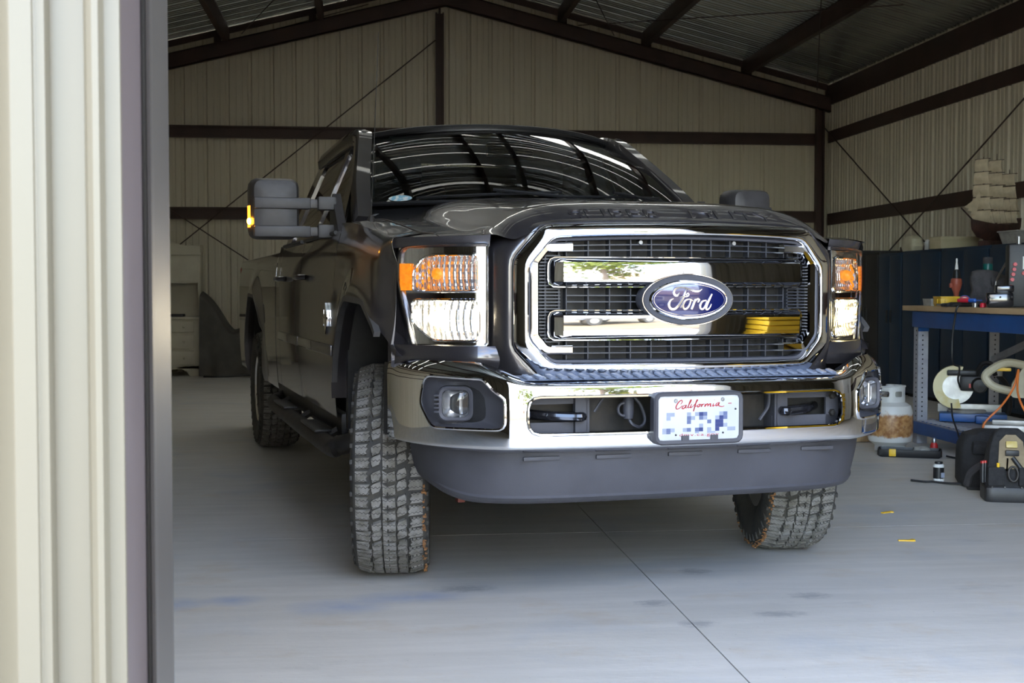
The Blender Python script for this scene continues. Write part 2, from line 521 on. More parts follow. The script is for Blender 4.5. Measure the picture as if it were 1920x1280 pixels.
def _near(x, y, h):
    a = h; b = np.roll(h, -1, 0); d = b - a
    L = (d ** 2).sum(1); L[L == 0] = 1
    t = np.clip(((x - a[:, 0]) * d[:, 0] + (y - a[:, 1]) * d[:, 1]) / L, 0, 1)
    q = a + d * t[:, None]
    k = np.argmin((q[:, 0] - x) ** 2 + (q[:, 1] - y) ** 2)
    return q[k]

def rpoly(pts, r, n=5):
    """Polygon with rounded corners, as a dense closed 2-D contour."""
    out = []
    N = len(pts)
    for i in range(N):
        p = Vector(pts[i]); a = Vector(pts[i - 1]); b = Vector(pts[(i + 1) % N])
        rr = r[i] if isinstance(r, (list, tuple)) else r
        d1 = (a - p); d2 = (b - p)
        l1, l2 = d1.length, d2.length
        d1.normalize(); d2.normalize()
        cs = max(-0.999, min(0.999, d1.dot(d2)))
        half = math.acos(cs) / 2
        t = min(rr / math.tan(half), l1 * 0.49, l2 * 0.49)
        A = p + d1 * t; B = p + d2 * t
        for k in range(n + 1):
            s = k / n
            q = A * (1 - s) ** 2 + p * 2 * s * (1 - s) + B * s * s
            out.append((q.x, q.y))
    return out

def rrect(x0, x1, z0, z1, r, n=5):
    return rpoly([(x0, z0), (x1, z0), (x1, z1), (x0, z1)], r, n)

def resample(pts, n, closed=True):
    P = np.array(pts, float)
    if closed: P = np.vstack([P, P[:1]])
    s = np.r_[0, np.cumsum(np.linalg.norm(np.diff(P, axis=0), axis=1))]
    t = np.linspace(0, s[-1], n, endpoint=not closed)
    return np.stack([np.interp(t, s, P[:, k]) for k in range(P.shape[1])], 1)

def cat(pts, n=8):
    """Catmull-Rom through points."""
    P = [Vector(p) for p in pts]
    P = [P[0] * 2 - P[1]] + P + [P[-1] * 2 - P[-2]]
    out = []
    for i in range(1, len(P) - 2):
        for k in range(n):
            t = k / n
            out.append(0.5 * ((2 * P[i]) + (P[i + 1] - P[i - 1]) * t + (2 * P[i - 1] - 5 * P[i] + 4 * P[i + 1] - P[i + 2]) * t * t + (3 * P[i] - P[i - 1] - 3 * P[i + 1] + P[i + 2]) * t ** 3))
    out.append(P[-2])
    return [tuple(p) for p in out]

def thing(name, label, cat_, loc=(0, 0, 0), rz=0.0, group=None, kind=None):
    o = bpy.data.objects.new(name, None)
    COL.objects.link(o)
    o.location = loc
    o.rotation_euler = (0, 0, rz)
    return tag(o, label, cat_, group, kind)

def tag(o, label, cat_, group=None, kind=None):
    o['label'] = label
    o['category'] = cat_
    if group: o['group'] = group
    if kind: o['kind'] = kind
    return o

def node(name, parent, loc=(0, 0, 0), rot=(0, 0, 0)):
    o = bpy.data.objects.new(name, None)
    COL.objects.link(o)
    o.parent = parent
    o.location = loc
    o.rotation_euler = rot
    return o

def share(name, me, parent, loc=(0, 0, 0), rot=(0, 0, 0), scale=(1, 1, 1)):
    o = bpy.data.objects.new(name, me)
    COL.objects.link(o)
    o.parent = parent
    o.location = loc; o.rotation_euler = rot; o.scale = scale
    return o

def text_mesh(txt, size=1.0, extrude=0.0, spacing=1.0):
    """Vertices and faces of a line of text in the built-in font (x to the right, y up)."""
    c = bpy.data.curves.new('lettering', 'FONT')
    c.body = txt; c.size = size; c.extrude = extrude; c.space_character = spacing
    o = bpy.data.objects.new('lettering', c)
    COL.objects.link(o)
    me = bpy.data.meshes.new_from_object(o.evaluated_get(bpy.context.evaluated_depsgraph_get()))
    v = [tuple(x.co) for x in me.vertices]; f = [tuple(p.vertices) for p in me.polygons]
    bpy.data.objects.remove(o); bpy.data.curves.remove(c); bpy.data.meshes.remove(me)
    return v, f

def ribbon(mb, pts, wid, M3, z0=0.0, th=0.0008, mi=0):
    """A pen stroke: a flat band along 2-D points with varying width; M3 maps (x, y, h) to 3-D."""
    p = cat([(a, b, 0) for a, b in pts], 6)
    n = len(p)
    ws = np.interp(np.linspace(0, 1, n), np.linspace(0, 1, len(wid)), wid)
    A, B = [], []
    for i in range(n):
        a = Vector(p[max(0, i - 1)]); b = Vector(p[min(n - 1, i + 1)])
        t = (b - a); t = t.normalized() if t.length > 1e-9 else Vector((1, 0, 0))
        nn = Vector((-t.y, t.x, 0)) * ws[i] / 2
        A.append(Vector(p[i]) + nn); B.append(Vector(p[i]) - nn)
    L = []
    for i in range(n):
        L.append([M3(A[i].x, A[i].y, z0), M3(A[i].x, A[i].y, z0 + th), M3(B[i].x, B[i].y, z0 + th), M3(B[i].x, B[i].y, z0)])
    mb.loops(L, True, True, True, mi)

# ================================================================== BUILDING
XL, XR, YF, YB, XRIDGE = -4.42, 6.62, 1.62, 18.30, 1.07
def zroof(x): return 5.50 - 0.25 * abs(x - XRIDGE)
RIB = []
for _k in range(3):
    for s_, d_ in ((0, 0), (0.018, 0.032), (0.05, 0.032), (0.068, 0), (0.128, 0), (0.136, 0.008), (0.150, 0.008), (0.158, 0), (0.212, 0), (0.220, 0.008), (0.234, 0.008), (0.242, 0)):
        RIB.append((_k * 0.3047 + s_, d_))
RIB.append((0.914, 0))

def panel_mb(z0, z1, width=0.914, x_at=0.0, swap=1):
    """Ribbed sheet standing in x-z with the ribs towards +y (or -y)."""
    mb = MB(); a = []; b = []
    pts = [p for p in RIB if p[0] < width - 1e-6] + [(width, 0)]
    for s_, d_ in pts:
        x = x_at + s_
        a.append((s_, d_ * swap, z0(x) if callable(z0) else z0))
        b.append((s_, d_ * swap, z1(x) if callable(z1) else z1))
    return mb.loops([a, b], closed=False)

def structure(name, label, cat_):
    return thing(name, label, cat_, kind='structure')

floor = structure('floor', 'pale grey trowelled concrete slab floor with saw cut joints', 'floor')
gx = [XL - 0.1, 1.085, XR + 0.1]
gy = [0.9, 5.93, 10.6, 14.5, YB + 0.1]
for i in range(2):
    for j in range(4):
        x0, x1 = gx[i] + 0.0025, gx[i + 1] - 0.0025
        y0, y1 = gy[j] + 0.002, gy[j + 1] - 0.002
        MB().box(((x0 + x1) / 2, (y0 + y1) / 2, -0.06), (x1 - x0, y1 - y0, 0.12)).build('slab_section', M['concrete'], floor)
MB().box(((XL + XR) / 2, 9.6, -0.075), (XR - XL, 17.3, 0.12)).build('joint_bed', M['joint'], floor)

wb = structure('wall_back', 'cream ribbed steel gable wall behind the pickup', 'wall')
x = XL
while x < XR - 0.05:
    w = min(0.914, XR - x)
    o = panel_mb(0.0, zroof, w, x).build('wall_panel', M['wall'], wb, angle=25)
    o.location = (x, YB, 0)
    x += 0.914

def cee(h, w, t=0.012):
    """C channel section, web at the left, height h."""
    return [(0, 0), (w, 0), (w, 0.02), (w - t, 0.02), (w - t, t), (t, t), (t, h - t), (w - t, h - t), (w - t, h - 0.02), (w, h - 0.02), (w, h), (0, h)]

def girt(parent, name, a, b, h=0.17, w=0.09, up=(0, 0, 1), flip=False):
    mb = MB()
    pr = [((-p[0] if flip else p[0]), p[1]) for p in cee(h, w)]
    mb.sweep([a, b], pr, up=up)
    return mb.build(name, M['primer'], parent, smooth=False)

# gable framing
for s in (1, -1):
    xe = XR if s > 0 else XL
    mb = MB()
    prof = lambda x: 5.30 - 0.25 * abs(x - XRIDGE)
    y0, y1 = YB - 0.20, YB - 0.11
    zt0, zt1 = prof(XRIDGE), prof(xe)
    # web and flanges of the rafter
    mb.prism([(XRIDGE, zt0), (xe, zt1), (xe, zt1 - 0.215), (XRIDGE, zt0 - 0.215)], y0, y0 + 0.012)
    mb.prism([(XRIDGE, zt0), (xe, zt1), (xe, zt1 - 0.014), (XRIDGE, zt0 - 0.014)], y0, y1)
    mb.prism([(XRIDGE, zt0 - 0.201), (xe, zt1 - 0.201), (xe, zt1 - 0.215), (XRIDGE, zt0 - 0.215)], y0, y1)
    mb.build('rafter', M['primer'], wb, smooth=False)
    rk = MB()
    za, zb = zroof(XRIDGE), zroof(xe)
    rk.prism([(XRIDGE, za), (xe, zb), (xe, zb - 0.085), (XRIDGE, za - 0.085)], YB - 0.06, YB - 0.02)
    rk.build('rake_angle', M['primer'], wb, smooth=False)
MB().box((XRIDGE, YB - 0.205, 5.20), (0.62, 0.01, 0.19)).build('ridge_plate', M['primer'], wb)
girt(wb, 'post', (0.925, YB - 0.11, 0), (0.925, YB - 0.11, 4.99), 0.115, 0.09, (1, 0, 0), True)
MB().box((0.983, YB - 0.15, 5.04), (0.03, 0.02, 0.12)).build('post_bracket', M['primer'], wb)
girt(wb, 'post', (6.41, YB - 0.11, 0), (6.41, YB - 0.11, 3.80), 0.12, 0.09, (1, 0, 0), True)
girt(wb, 'post', (-3.9, YB - 0.11, 0), (-3.9, YB - 0.11, 3.9), 0.12, 0.09, (1, 0, 0), True)
for z in (3.235, 2.115):
    girt(wb, 'girt', (XL, YB - 0.02, z), (XR - 0.1, YB - 0.02, z), 0.165, 0.075)
def rod(parent, a, b, r=0.009):
    MB().tube([a, b], r, 6).build('brace_rod', M['primer'], parent)
yb = YB - 0.22
rod(wb, (0.92, yb, 4.60), (-3.6, yb, 0.93))
rod(wb, (-3.8, yb, 2.95), (-0.4, yb, 0.72))
rod(wb, (0.0, YB - 0.1, 5.10), (-1.35, YB - 0.03, 4.72), 0.006)

wr = structure('wall_right', 'cream ribbed steel side wall behind the workbench', 'wall')
pm = panel_mb(0.0, zroof(XR) + 0.02).build('wall_panel', M['wall'], wr, angle=25)
pm.rotation_euler = (0, 0, -PI / 2); pm.location = (XR, YF + 0.914, 0)
k = 1
while YF + k * 0.914 < YB:
    share('wall_panel', pm.data, wr, (XR, YF + (k + 1) * 0.914, 0), (0, 0, -PI / 2)); k += 1
for z in (3.26, 2.075, 0.95):
    girt(wr, 'girt', (XR - 0.02, YF, z), (XR - 0.02, YB - 0.13, z), 0.165, 0.10)
girt(wr, 'eave_strut', (XR - 0.02, YF, 3.80), (XR - 0.02, YB, 3.80), 0.29, 0.12)
rod(wr, (6.50, YB - 0.15, 3.52), (6.50, 13.9, 1.33))
rod(wr, (6.50, 16.2, 1.40), (6.50, 11.5, 3.40))

wlft = structure('wall_left', 'cream ribbed steel side wall on the dresser side', 'wall')
share('wall_panel', pm.data, wlft, (XL, YF, 0), (0, 0, PI / 2))
k = 1
while YF + k * 0.914 < YB:
    share('wall_panel', pm.data, wlft, (XL, YF + k * 0.914, 0), (0, 0, PI / 2)); k += 1
for z in (3.26, 2.075, 0.95):
    girt(wlft, 'girt', (XL + 0.02, YF, z), (XL + 0.02, YB - 0.13, z), 0.165, 0.10, flip=True)
girt(wlft, 'eave_strut', (XL + 0.02, YF, 3.80), (XL + 0.02, YB, 3.80), 0.29, 0.12, flip=True)

ceil = structure('ceiling', 'dark galvanised ribbed roof sheets on red oxide purlins', 'ceiling')
def roof_mb():
    mb = MB(); a = []; b = []
    L = XR + 0.12 - XRIDGE
    for s_, d_ in RIB:
        a.append((0, s_, d_)); b.append((L, s_, d_ - 0.25 * L))
    return mb.loops([a, b], closed=False)
def roof_part(x0, x1):
    mb = MB(); a = []; b = []
    for s_, d_ in RIB:
        a.append((x0, s_, d_ - 0.25 * x0)); b.append((x1, s_, d_ - 0.25 * x1))
    return mb.loops([a, b], closed=False)
def mesh_only(mb, m):
    o = mb.build('roof_panel', m, None, angle=25); me = o.data
    bpy.data.objects.remove(o)
    return me
L_ROOF = XR + 0.12 - XRIDGE
full_me = mesh_only(roof_mb(), M['roof'])
smb = roof_mb(); smb.mi = [1 if i in (0, 1, 2) else 0 for i in range(len(smb.f))]  # first rib made translucent, added to light the bay and stripe the windscreen
lap_me = mesh_only(smb, [M['roof'], M['added_skylight']])
top_me, low_me = mesh_only(roof_part(0, 2.75), M['added_skylight_wide']), mesh_only(roof_part(2.75, L_ROOF), M['roof'])
for side in (0, 1):
    k = 0
    while YF - 0.15 + k * 0.914 < YB:
        loc, rot = ((XRIDGE, YF - 0.15 + k * 0.914, 5.505), (0, 0, 0)) if side == 0 else ((XRIDGE, YF - 0.15 + (k + 1) * 0.914, 5.505), (0, 0, PI))
        if k == 12:
            share('added_light_panel', top_me, ceil, loc, rot); share('roof_panel', low_me, ceil, loc, rot)  # unseen roof light added to brighten the back of the building
        else:
            share('roof_panel', lap_me if 5 <= k <= 11 else full_me, ceil, loc, rot)
        k += 1
ridge_cap = MB().box((XRIDGE, (YF + YB) / 2, 5.535), (0.36, YB - YF, 0.012)).build('ridge_cap', M['roof'], ceil)
for xp in (5.30, 3.83, 2.62, 1.27, 0.62, -0.66, -1.95, -3.2):
    zt = zroof(xp) - 0.003
    girt(ceil, 'purlin', (xp + 0.04, YF, zt - 0.215), (xp + 0.04, YB, zt - 0.215), 0.205, 0.075, flip=(xp < XRIDGE))
    MB().box((xp + (0.11 if xp > XRIDGE else -0.11), YB - 0.13, zt - 0.17), (0.10, 0.01, 0.13)).build('purlin_clip', M['primer'], ceil)
# thin roof bracing rods
for a, b in (((5.6, 13.2), (2.9, YB - 0.4)), ((1.6, 12.6), (3.4, YB - 0.4)), ((0.2, 12.5), (-1.7, YB - 0.5)), ((4.3, 12.0), (6.3, YB - 0.5))):
    rod(ceil, (a[0], a[1], zroof(a[0]) - 0.23), (b[0], b[1], zroof(b[0]) - 0.23), 0.007)

# front wall with the open bay
wf = structure('wall_front', 'cream ribbed front wall and open bay jamb close to the viewer', 'wall')
x = 3.32
while x < XR - 0.05:
    w = min(0.914, XR - x)
    o = panel_mb(0.0, zroof, w, x, -1).build('wall_panel', M['panel_dimmed'], wf, angle=25)
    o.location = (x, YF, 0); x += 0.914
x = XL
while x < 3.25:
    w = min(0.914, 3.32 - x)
    o = panel_mb(3.75, zroof, w, x, -1).build('wall_panel', M['panel_dimmed'], wf, angle=25)
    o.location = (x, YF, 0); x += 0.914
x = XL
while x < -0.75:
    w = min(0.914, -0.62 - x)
    o = panel_mb(0.0, 3.75, w, x, -1).build('wall_panel', M['panel_dimmed'], wf, angle=25)
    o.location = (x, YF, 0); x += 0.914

def jx(px, Y): return Y * math.tan(math.atan((px - 960) / FPX) + CAM_YAW)
def strip(name, prof, m, z0, z1, parent):
    P = [(jx(px, Y), Y) for px, Y in prof]
    mb = MB()
    mb.loops([[(a, b, z0) for a, b in P], [(a, b, z1) for a, b in P]], closed=False)
    return mb.build(name, m, parent, angle=20)
# the pier beside the bay: ribbed outside sheet, then the jamb trim
pier = [(-460, 1.66), (-240, 1.66), (-225, 1.62), (-150, 1.62), (-140, 1.655), (-20, 1.655), (20, 1.600), (25, 1.597), (66, 1.597), (69, 1.601), (73, 1.603), (90, 1.603), (101, 1.622), (163, 1.622), (168, 1.612), (178, 1.606), (190, 1.606), (201, 1.622), (230, 1.622), (232.5, 1.63)]
strip('pier_panel', pier, M['panel_dimmed'], 0.0, 3.75, wf)
strip('jamb_trim', [(232.5, 1.63), (234, 1.635), (268, 1.70), (271, 1.73)], M['jamb'], 0.0, 3.75, wf)
strip('jamb_lip', [(271, 1.735), (277, 1.735), (279, 1.705), (286, 1.70), (289, 1.715), (290, 1.75)], M['track'], 0.0, 3.75, wf)
strip('door_track', [(290, 1.75), (292, 1.79), (317, 1.90), (320, 1.93), (318, 1.96), (250, 1.96)], M['track'], 0.0, 3.75, wf)
# right jamb of the main bay and the far jambs
MB().box((3.30, 1.70, 1.87), (0.10, 0.20, 3.75), bev=0.006).build('jamb_trim', M['panel_dimmed'], wf)
MB().box((3.22, 1.86, 1.87), (0.07, 0.10, 3.75), bev=0.006).build('door_track', M['track'], wf)
MB().box((1.45, 1.72, 3.78), (3.75, 0.14, 0.08), bev=0.004).build('door_header', M['jamb'], wf)
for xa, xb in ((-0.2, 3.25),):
    MB().lathe([(0.05, 0), (0.24, 0), (0.26, 0.02), (0.26, xb - xa - 0.02), (0.24, xb - xa), (0.05, xb - xa)], 20, (xa, 2.05, 4.0), 'x').build('rolled_door_curtain', M['panel_dimmed'], wf)

# ================================================================== OUTSIDE (mirrored in the chrome)
g = MB()
g.grid(lambda u, v: (u, v, -0.03 + (0.05 * math.sin(u * 0.9) * math.cos(v * 0.7) if v < -6 else 0)), np.linspace(-45, 55, 60), np.linspace(-60, 0.9, 40))
gr = g.build('ground', M['dirt'], None); tag(gr, 'sunny sandy dirt yard in front of the building', 'ground', kind='structure')
ap = MB().box((0.6, -0.45, -0.04), (9.5, 2.69, 0.08), bev=0.01).build('driveway_apron', M['concrete'], None)
tag(ap, 'concrete apron outside the open bay', 'driveway', kind='structure')

def leaf_tree(name, loc, h, rad, label, n=2600, seed=1):
    rnd = random.Random(seed)
    t = thing(name, label, 'tree', loc, 0, 'trees out in the yard')
    MB().tube(cat([(0, 0, 0), (0.06, 0.03, h * 0.3), (-0.04, 0.05, h * 0.55), (0.05, 0, h * 0.8)], 4), 0.16, 8, scales=np.linspace(1.2, 0.35, 13)).build('trunk', M['bark'], t)
    br = MB()
    for k in range(7):
        a = k * 0.9; br.tube([(0, 0, h * (0.35 + 0.05 * k)), (math.cos(a) * rad * 0.6, math.sin(a) * rad * 0.6, h * (0.55 + 0.05 * k))], 0.05, 5)
    br.build('branches', M['bark'], t)
    lf = MB()
    cl = [(Vector((rnd.uniform(-1, 1) * rad * 0.7, rnd.uniform(-1, 1) * rad * 0.7, h * rnd.uniform(0.42, 0.95))), rad * rnd.uniform(0.3, 0.5)) for _ in range(16)]
    for i in range(n):
        c, r = cl[i % 16]
        d = Vector((rnd.gauss(0, 1), rnd.gauss(0, 1), rnd.gauss(0, 1))).normalized() * r * rnd.uniform(0.5, 1)
        p = c + d
        s = rnd.uniform(0.09, 0.17)
        u = Vector((rnd.gauss(0, 1), rnd.gauss(0, 1), rnd.gauss(0, 1))).normalized(); w = u.orthogonal().normalized()
        lf.add([p - u * s, p + w * s * 0.5, p + u * s, p - w * s * 0.5], [(0, 1, 2, 3)])
    o = lf.build('foliage', M['leaf'], t, recalc=False, smooth=False); o['kind'] = 'stuff'
    return t
leaf_tree('shade_tree', (7.3, -10.2, -0.03), 7.2, 3.4, 'broad yellow green shade tree in the yard nearest the building', 9000, 3)
leaf_tree('shade_tree', (3.0, -19.5, -0.03), 6.0, 2.6, 'tall green tree behind the parked car', 3200, 5)
leaf_tree('shade_tree', (32, -22, -0.03), 6.5, 1.6, 'slender tree standing beside the far house', 1500, 8)
leaf_tree('shade_tree', (-14, -22, -0.03), 7.0, 3.5, 'wide tree alone on the far side of the yard', 2600, 9)

M['stucco'] = mat('tan_stucco', (0.30, 0.25, 0.18), 0.9, 0, (0.27, 0.225, 0.16), 3)
M['tile'] = mat('brown_roof_tile', (0.30, 0.20, 0.14), 0.8, 0, (0.22, 0.15, 0.11), 6)
M['white'] = mat('white_enamel', (0.78, 0.78, 0.76), 0.35, 0, (0.72, 0.72, 0.70), 5)
M['yellow'] = mat('yellow_paint', (0.80, 0.50, 0.02), 0.45, 0, (0.72, 0.44, 0.02), 5)
M['car_silver'] = mat('silver_car_paint', (0.22, 0.23, 0.25), 0.25, 0.6, None, 20, coat=1.0)
hs = thing('house', 'tan stucco house with brown tiled roof across the yard', 'house', (22, -24, -0.03), math.radians(40))
MB().box((0, 0, 1.5), (13, 8, 3.0)).build('wall', M['stucco'], hs)
MB().prism([(-4.6, 2.95), (4.6, 2.95), (0, 4.9)], -7, 7, 'x').build('roof', M['tile'], hs)
for xx in (-4, -1, 3):
    fr_ = MB().box((xx, 4.02, 1.6), (1.4, 0.08, 1.2)).build('window', M['white'], hs)
    MB().box((xx, 4.06, 1.6), (1.2, 0.04, 1.0)).build('pane', M['black_gloss'], fr_)
bh = thing('basketball_hoop', 'portable basketball hoop on dark post in the yard', 'hoop', (9.3, -7.6, -0.03), math.radians(215))
MB().tube([(0, 0, 0), (0, 0, 2.6), (0, 0.1, 3.0)], 0.055, 8).build('pole', M['dark_steel'], bh)
MB().tube([(0, 0, 2.5), (0, 0.8, 3.1)], 0.03, 6).tube([(0, -0.3, 2.3), (0, 0.8, 2.75)], 0.03, 6).build('arm', M['dark_steel'], bh)
MB().box((0, 0.84, 3.15), (1.3, 0.04, 0.85), bev=0.01).build('backboard', M['white'], bh)
MB().tube([(0.23 * math.cos(a), 1.12 + 0.23 * math.sin(a), 2.9) for a in np.linspace(0, 2 * PI, 20, endpoint=False)], 0.012, 6, True).build('rim', M['red_lens'], bh)
MB().box((0, -0.1, 0.1), (0.8, 1.1, 0.2), bev=0.05).build('base', M['black_plastic'], bh)
cr = thing('parked_car', 'small silver car parked out in the dirt yard', 'car', (5.0, -5.4, -0.03), math.radians(150))
cb = [(-2.0, 0.35), (-2.05, 0.6), (-1.95, 0.85), (-1.1, 0.98), (-0.55, 1.38), (0.2, 1.47), (1.0, 1.4), (1.6, 1.0), (1.95, 0.9), (2.0, 0.4)]
MB().prism(cb, -0.82, 0.82, 'y').build('body', M['car_silver'], cr)
MB().prism([(-1.0, 1.0), (-0.52, 1.33), (0.2, 1.41), (0.95, 1.34), (1.35, 1.0)], -0.825, 0.825, 'y').build('windows', M['black_gloss'], cr)
for xx in (-1.25, 1.3):
    for yy in (-0.78, 0.78):
        w_ = MB().lathe([(0.2, -0.09), (0.31, -0.1), (0.32, 0), (0.31, 0.1), (0.2, 0.09)], 20, (xx, yy, 0.32), 'y').build('wheel', M['rubber'], cr)
        MB().lathe([(0.0, -0.1), (0.18, -0.1), (0.2, 0), (0.18, 0.1), (0, 0.1)], 12, (xx, yy, 0.32), 'y').build('hub_cap', M['satin'], w_)

# ================================================================== PICKUP TRUCK  (local axes: x to the photo's right, y rearwards, z up; origin under the front axle)
TH, TX, TY, WB = 0.1805, 0.942, 5.346, 4.37
trk = thing('pickup_truck', 'dark metallic pickup truck with chrome grille and lit headlight parked on the slab', 'truck', (TX, TY, 0), TH)
def P(name, mb, m, parent=None, **k): return mb.build(name, m, parent or trk, **k)

# ---- hood and fenders
_zc = pchip([-0.90, -0.65, 0.0, 0.5, 0.9], [1.416, 1.456, 1.508, 1.548, 1.562])
_zs = pchip([-0.80, -0.5, 0.0, 0.4, 0.9], [1.328, 1.334, 1.390, 1.432, 1.452])
_wt = pchip([0, 0.2, 0.38, 0.50, 0.576, 0.632, 0.68, 0.80, 0.96], [0, 0.0, 0.06, 0.22, 0.47, 0.78, 0.93, 0.96, 1.0])
def hood_front(ax):
    ax = np.asarray(ax, float)
    nose = -0.875 + 0.055 * (np.minimum(ax, 0.62) / 0.62) ** 2
    side = -0.742 + 0.255 * np.clip((ax - 0.66) / 0.30, 0, 1) ** 2.0
    t = sstep(0.605, 0.665, ax)
    return nose * (1 - t) + side * t
def hood_z(x, y):
    ax = np.abs(x)
    z = _zc(y) * (1 - _wt(ax)) + _zs(y) * _wt(ax)
    nose = 1 - sstep(0.59, 0.67, ax)
    d = np.clip((y - hood_front(ax)) / 0.17, 0, 1)
    z = z - (0.062 * nose + 0.012 * (1 - nose)) * (1 - d) ** 2.2
    return z
def hood_fn(Px, Q):
    yf = hood_front(np.abs(Px))
    y = yf + (0.62 + 0.10 * (np.abs(Px) / 0.83) ** 2 - yf) * Q
    return Px, y, hood_z(Px, y)
xs = np.r_[np.linspace(-0.83, -0.55, 29), np.linspace(-0.54, 0.54, 55), np.linspace(0.55, 0.83, 29)]
qs = np.r_[np.linspace(0, 0.2, 22), np.linspace(0.22, 1, 34)]
hood = P('hood', MB().sheet(hood_fn, xs, qs), M['paint'], angle=50)
def side_x(z):
    return _sx(z)
_sx = pchip([0.44, 0.55, 0.85, 1.15, 1.30, 1.40, 1.50], [0.955, 0.985, 1.0, 0.998, 0.986, 0.962, 0.94])
ARCH = [(-0.62, 0.30), (-0.62, 0.86), (-0.53, 0.90), (-0.41, 1.00), (-0.20, 1.09), (0.20, 1.10), (0.42, 1.04), (0.57, 0.80), (0.57, 0.30)]
def arch_contour(yc):
    return rpoly([(a + yc, b) for a, b in ARCH], [0.01, 0.1, 0.2, 0.3, 0.2, 0.2, 0.25, 0.25, 0.01], 6)
def flare_bulge(y, z, yc):
    """Fender bulge round a wheel arch."""
    d = np.sqrt(((y - yc) / 0.57) ** 2 + (np.maximum(z - 0.55, 0) / 0.57) ** 2)
    return 0.032 * np.exp(-((d - 1.0) / 0.16) ** 2) * sstep(0.4, 0.6, z)
def fender_fn(s):
    def fn(Py, Q):
        zt = _zs(Py)
        x = np.where(Q < 0.15, 0.835 + 0.125 * (Q / 0.15), 0)
        zz = np.where(Q < 0.15, 0, zt - 0.012 - (Q - 0.15))
        ztop = _zc(Py) * (1 - _wt(np.minimum(x, 0.96))) + zt * _wt(np.minimum(x, 0.96)) - 0.012 * (Q / 0.15) ** 2
        sd = np.clip((Q - 0.15) / 0.09, 0, 1)
        xs_ = 0.96 + (side_x(zz) + flare_bulge(Py, zz, 0) - 0.96) * np.sqrt(np.clip(1 - (1 - sd) ** 2, 0, 1))
        Py = np.maximum(Py, np.where(zz > 0.925, -0.492, -9.0))
        front = 0.060 * (1 - sstep(-0.545, -0.30, Py)) * sd * (1 - sstep(0.86, 0.93, zz))
        front = front + 0.048 * (1 - sstep(-0.495, -0.36, Py)) * sd * sstep(0.86, 0.93, zz)
        x = np.where(Q < 0.15, x, xs_ - front)
        z = np.where(Q < 0.15, ztop, zz)
        return s * x, Py, z
    return fn
for s in (-1, 1):
    ac = [(y, 0.15 + float(_zs(y)) - 0.012 - z) for y, z in arch_contour(0)]
    mb = MB().sheet(fender_fn(s), np.linspace(-0.545, 0.665, 62), np.r_[np.linspace(0, 0.15, 10), np.linspace(0.165, 0.92, 52)], [ac], lip=(-0.07 * s, 0, 0))
    # strip of fender top ahead of the wheel, over the lamp
    nfr = 14
    mb.sheet(lambda A, B: (s * A, hood_front(A) + (-0.49 - hood_front(A)) * B, hood_z(A, hood_front(A) + (-0.49 - hood_front(A)) * B)), np.linspace(0.835, 0.955, nfr), np.linspace(0, 1, 6))
    mb.sheet(lambda A, B: (s * A, hood_front(A) + 0.012 * np.sin(B * PI / 2), hood_z(A, hood_front(A)) * (1 - B) + 1.285 * B), np.linspace(0.666, 0.962, 30), np.linspace(0, 1, 6))
    fe = P('fender', mb, M['paint'], angle=50)
    c = [(s * (float(side_x(z)) + float(flare_bulge(y, z, 0)) - 0.012), y, z) for y, z in arch_contour(0) if z > 0.46 and y > -0.50 and (y > 0 or z > 0.88)]
    P('arch_lip', MB().sweep(c, [(-0.012, -0.012), (0.012, -0.012), (0.012, 0.012), (-0.012, 0.012)], up=(1, 0, 0)), M['flare'], fe)
    # engine badge on the fender: small chrome shield with bars
    bd = MB()
    bx = s * 1.004
    bd.prism([(0.80, 1.0), (0.85, 1.075), (0.90, 1.0), (0.85, 0.93)], bx - 0.004 * s, bx + 0.008 * s, 'x')
    bd.box((bx, 0.85, 1.005), (0.016, 0.15, 0.014), bev=0.004)
    for k in (-0.05, 0, 0.05): bd.box((bx, 0.85 + k, 1.005), (0.018, 0.010, 0.075), bev=0.003)
    P('door_badge', bd, M['chrome'])

# embossed lettering on the hood nose
def hood_text(txt, x0, x1, parent):
    v, f = text_mesh(txt, 1.0)
    vx = [p[0] for p in v]; w0, w1 = min(vx), max(vx); hh = max(p[1] for p in v)
    mb = MB(); n = len(v)
    def at(p, h):
        x_ = x0 + (p[0] - w0) / (w1 - w0) * (x1 - x0)
        y_ = -0.862 + 0.055 * (x_ / 0.62) ** 2 + 0.062 * p[1] / hh
        return (x_, y_ - 0.3 * h, float(hood_z(x_, y_)) + h)
    mb.add([at(p, 0.0045) for p in v], f)
    cnt = {}
    for q in f:
        for a, b in zip(q, q[1:] + q[:1]): cnt[(min(a, b), max(a, b))] = cnt.get((min(a, b), max(a, b)), 0) + 1
    o = len(mb.v)
    for p in v: mb.v.append(at(p, -0.003))
    for (a, b), c in cnt.items():
        if c == 1: mb.f.append((a, b, b + o, a + o)); mb.mi.append(0)
    return mb.build('embossed_letters', M['paint'], parent, angle=20)
hood_text('SUPER', -0.40, -0.055, hood)
hood_text('DUTY', 0.055, 0.40, hood)
P('hood_seam', MB().tube([(0.832, y, float(hood_z(0.832, y)) + 0.001) for y in np.linspace(-0.60, 0.7, 24)], 0.003, 5), M['black_plastic'], hood)
P('hood_seam', MB().tube([(-0.832, y, float(hood_z(0.832, y)) + 0.001) for y in np.linspace(-0.60, 0.7, 24)], 0.003, 5), M['black_plastic'], hood)

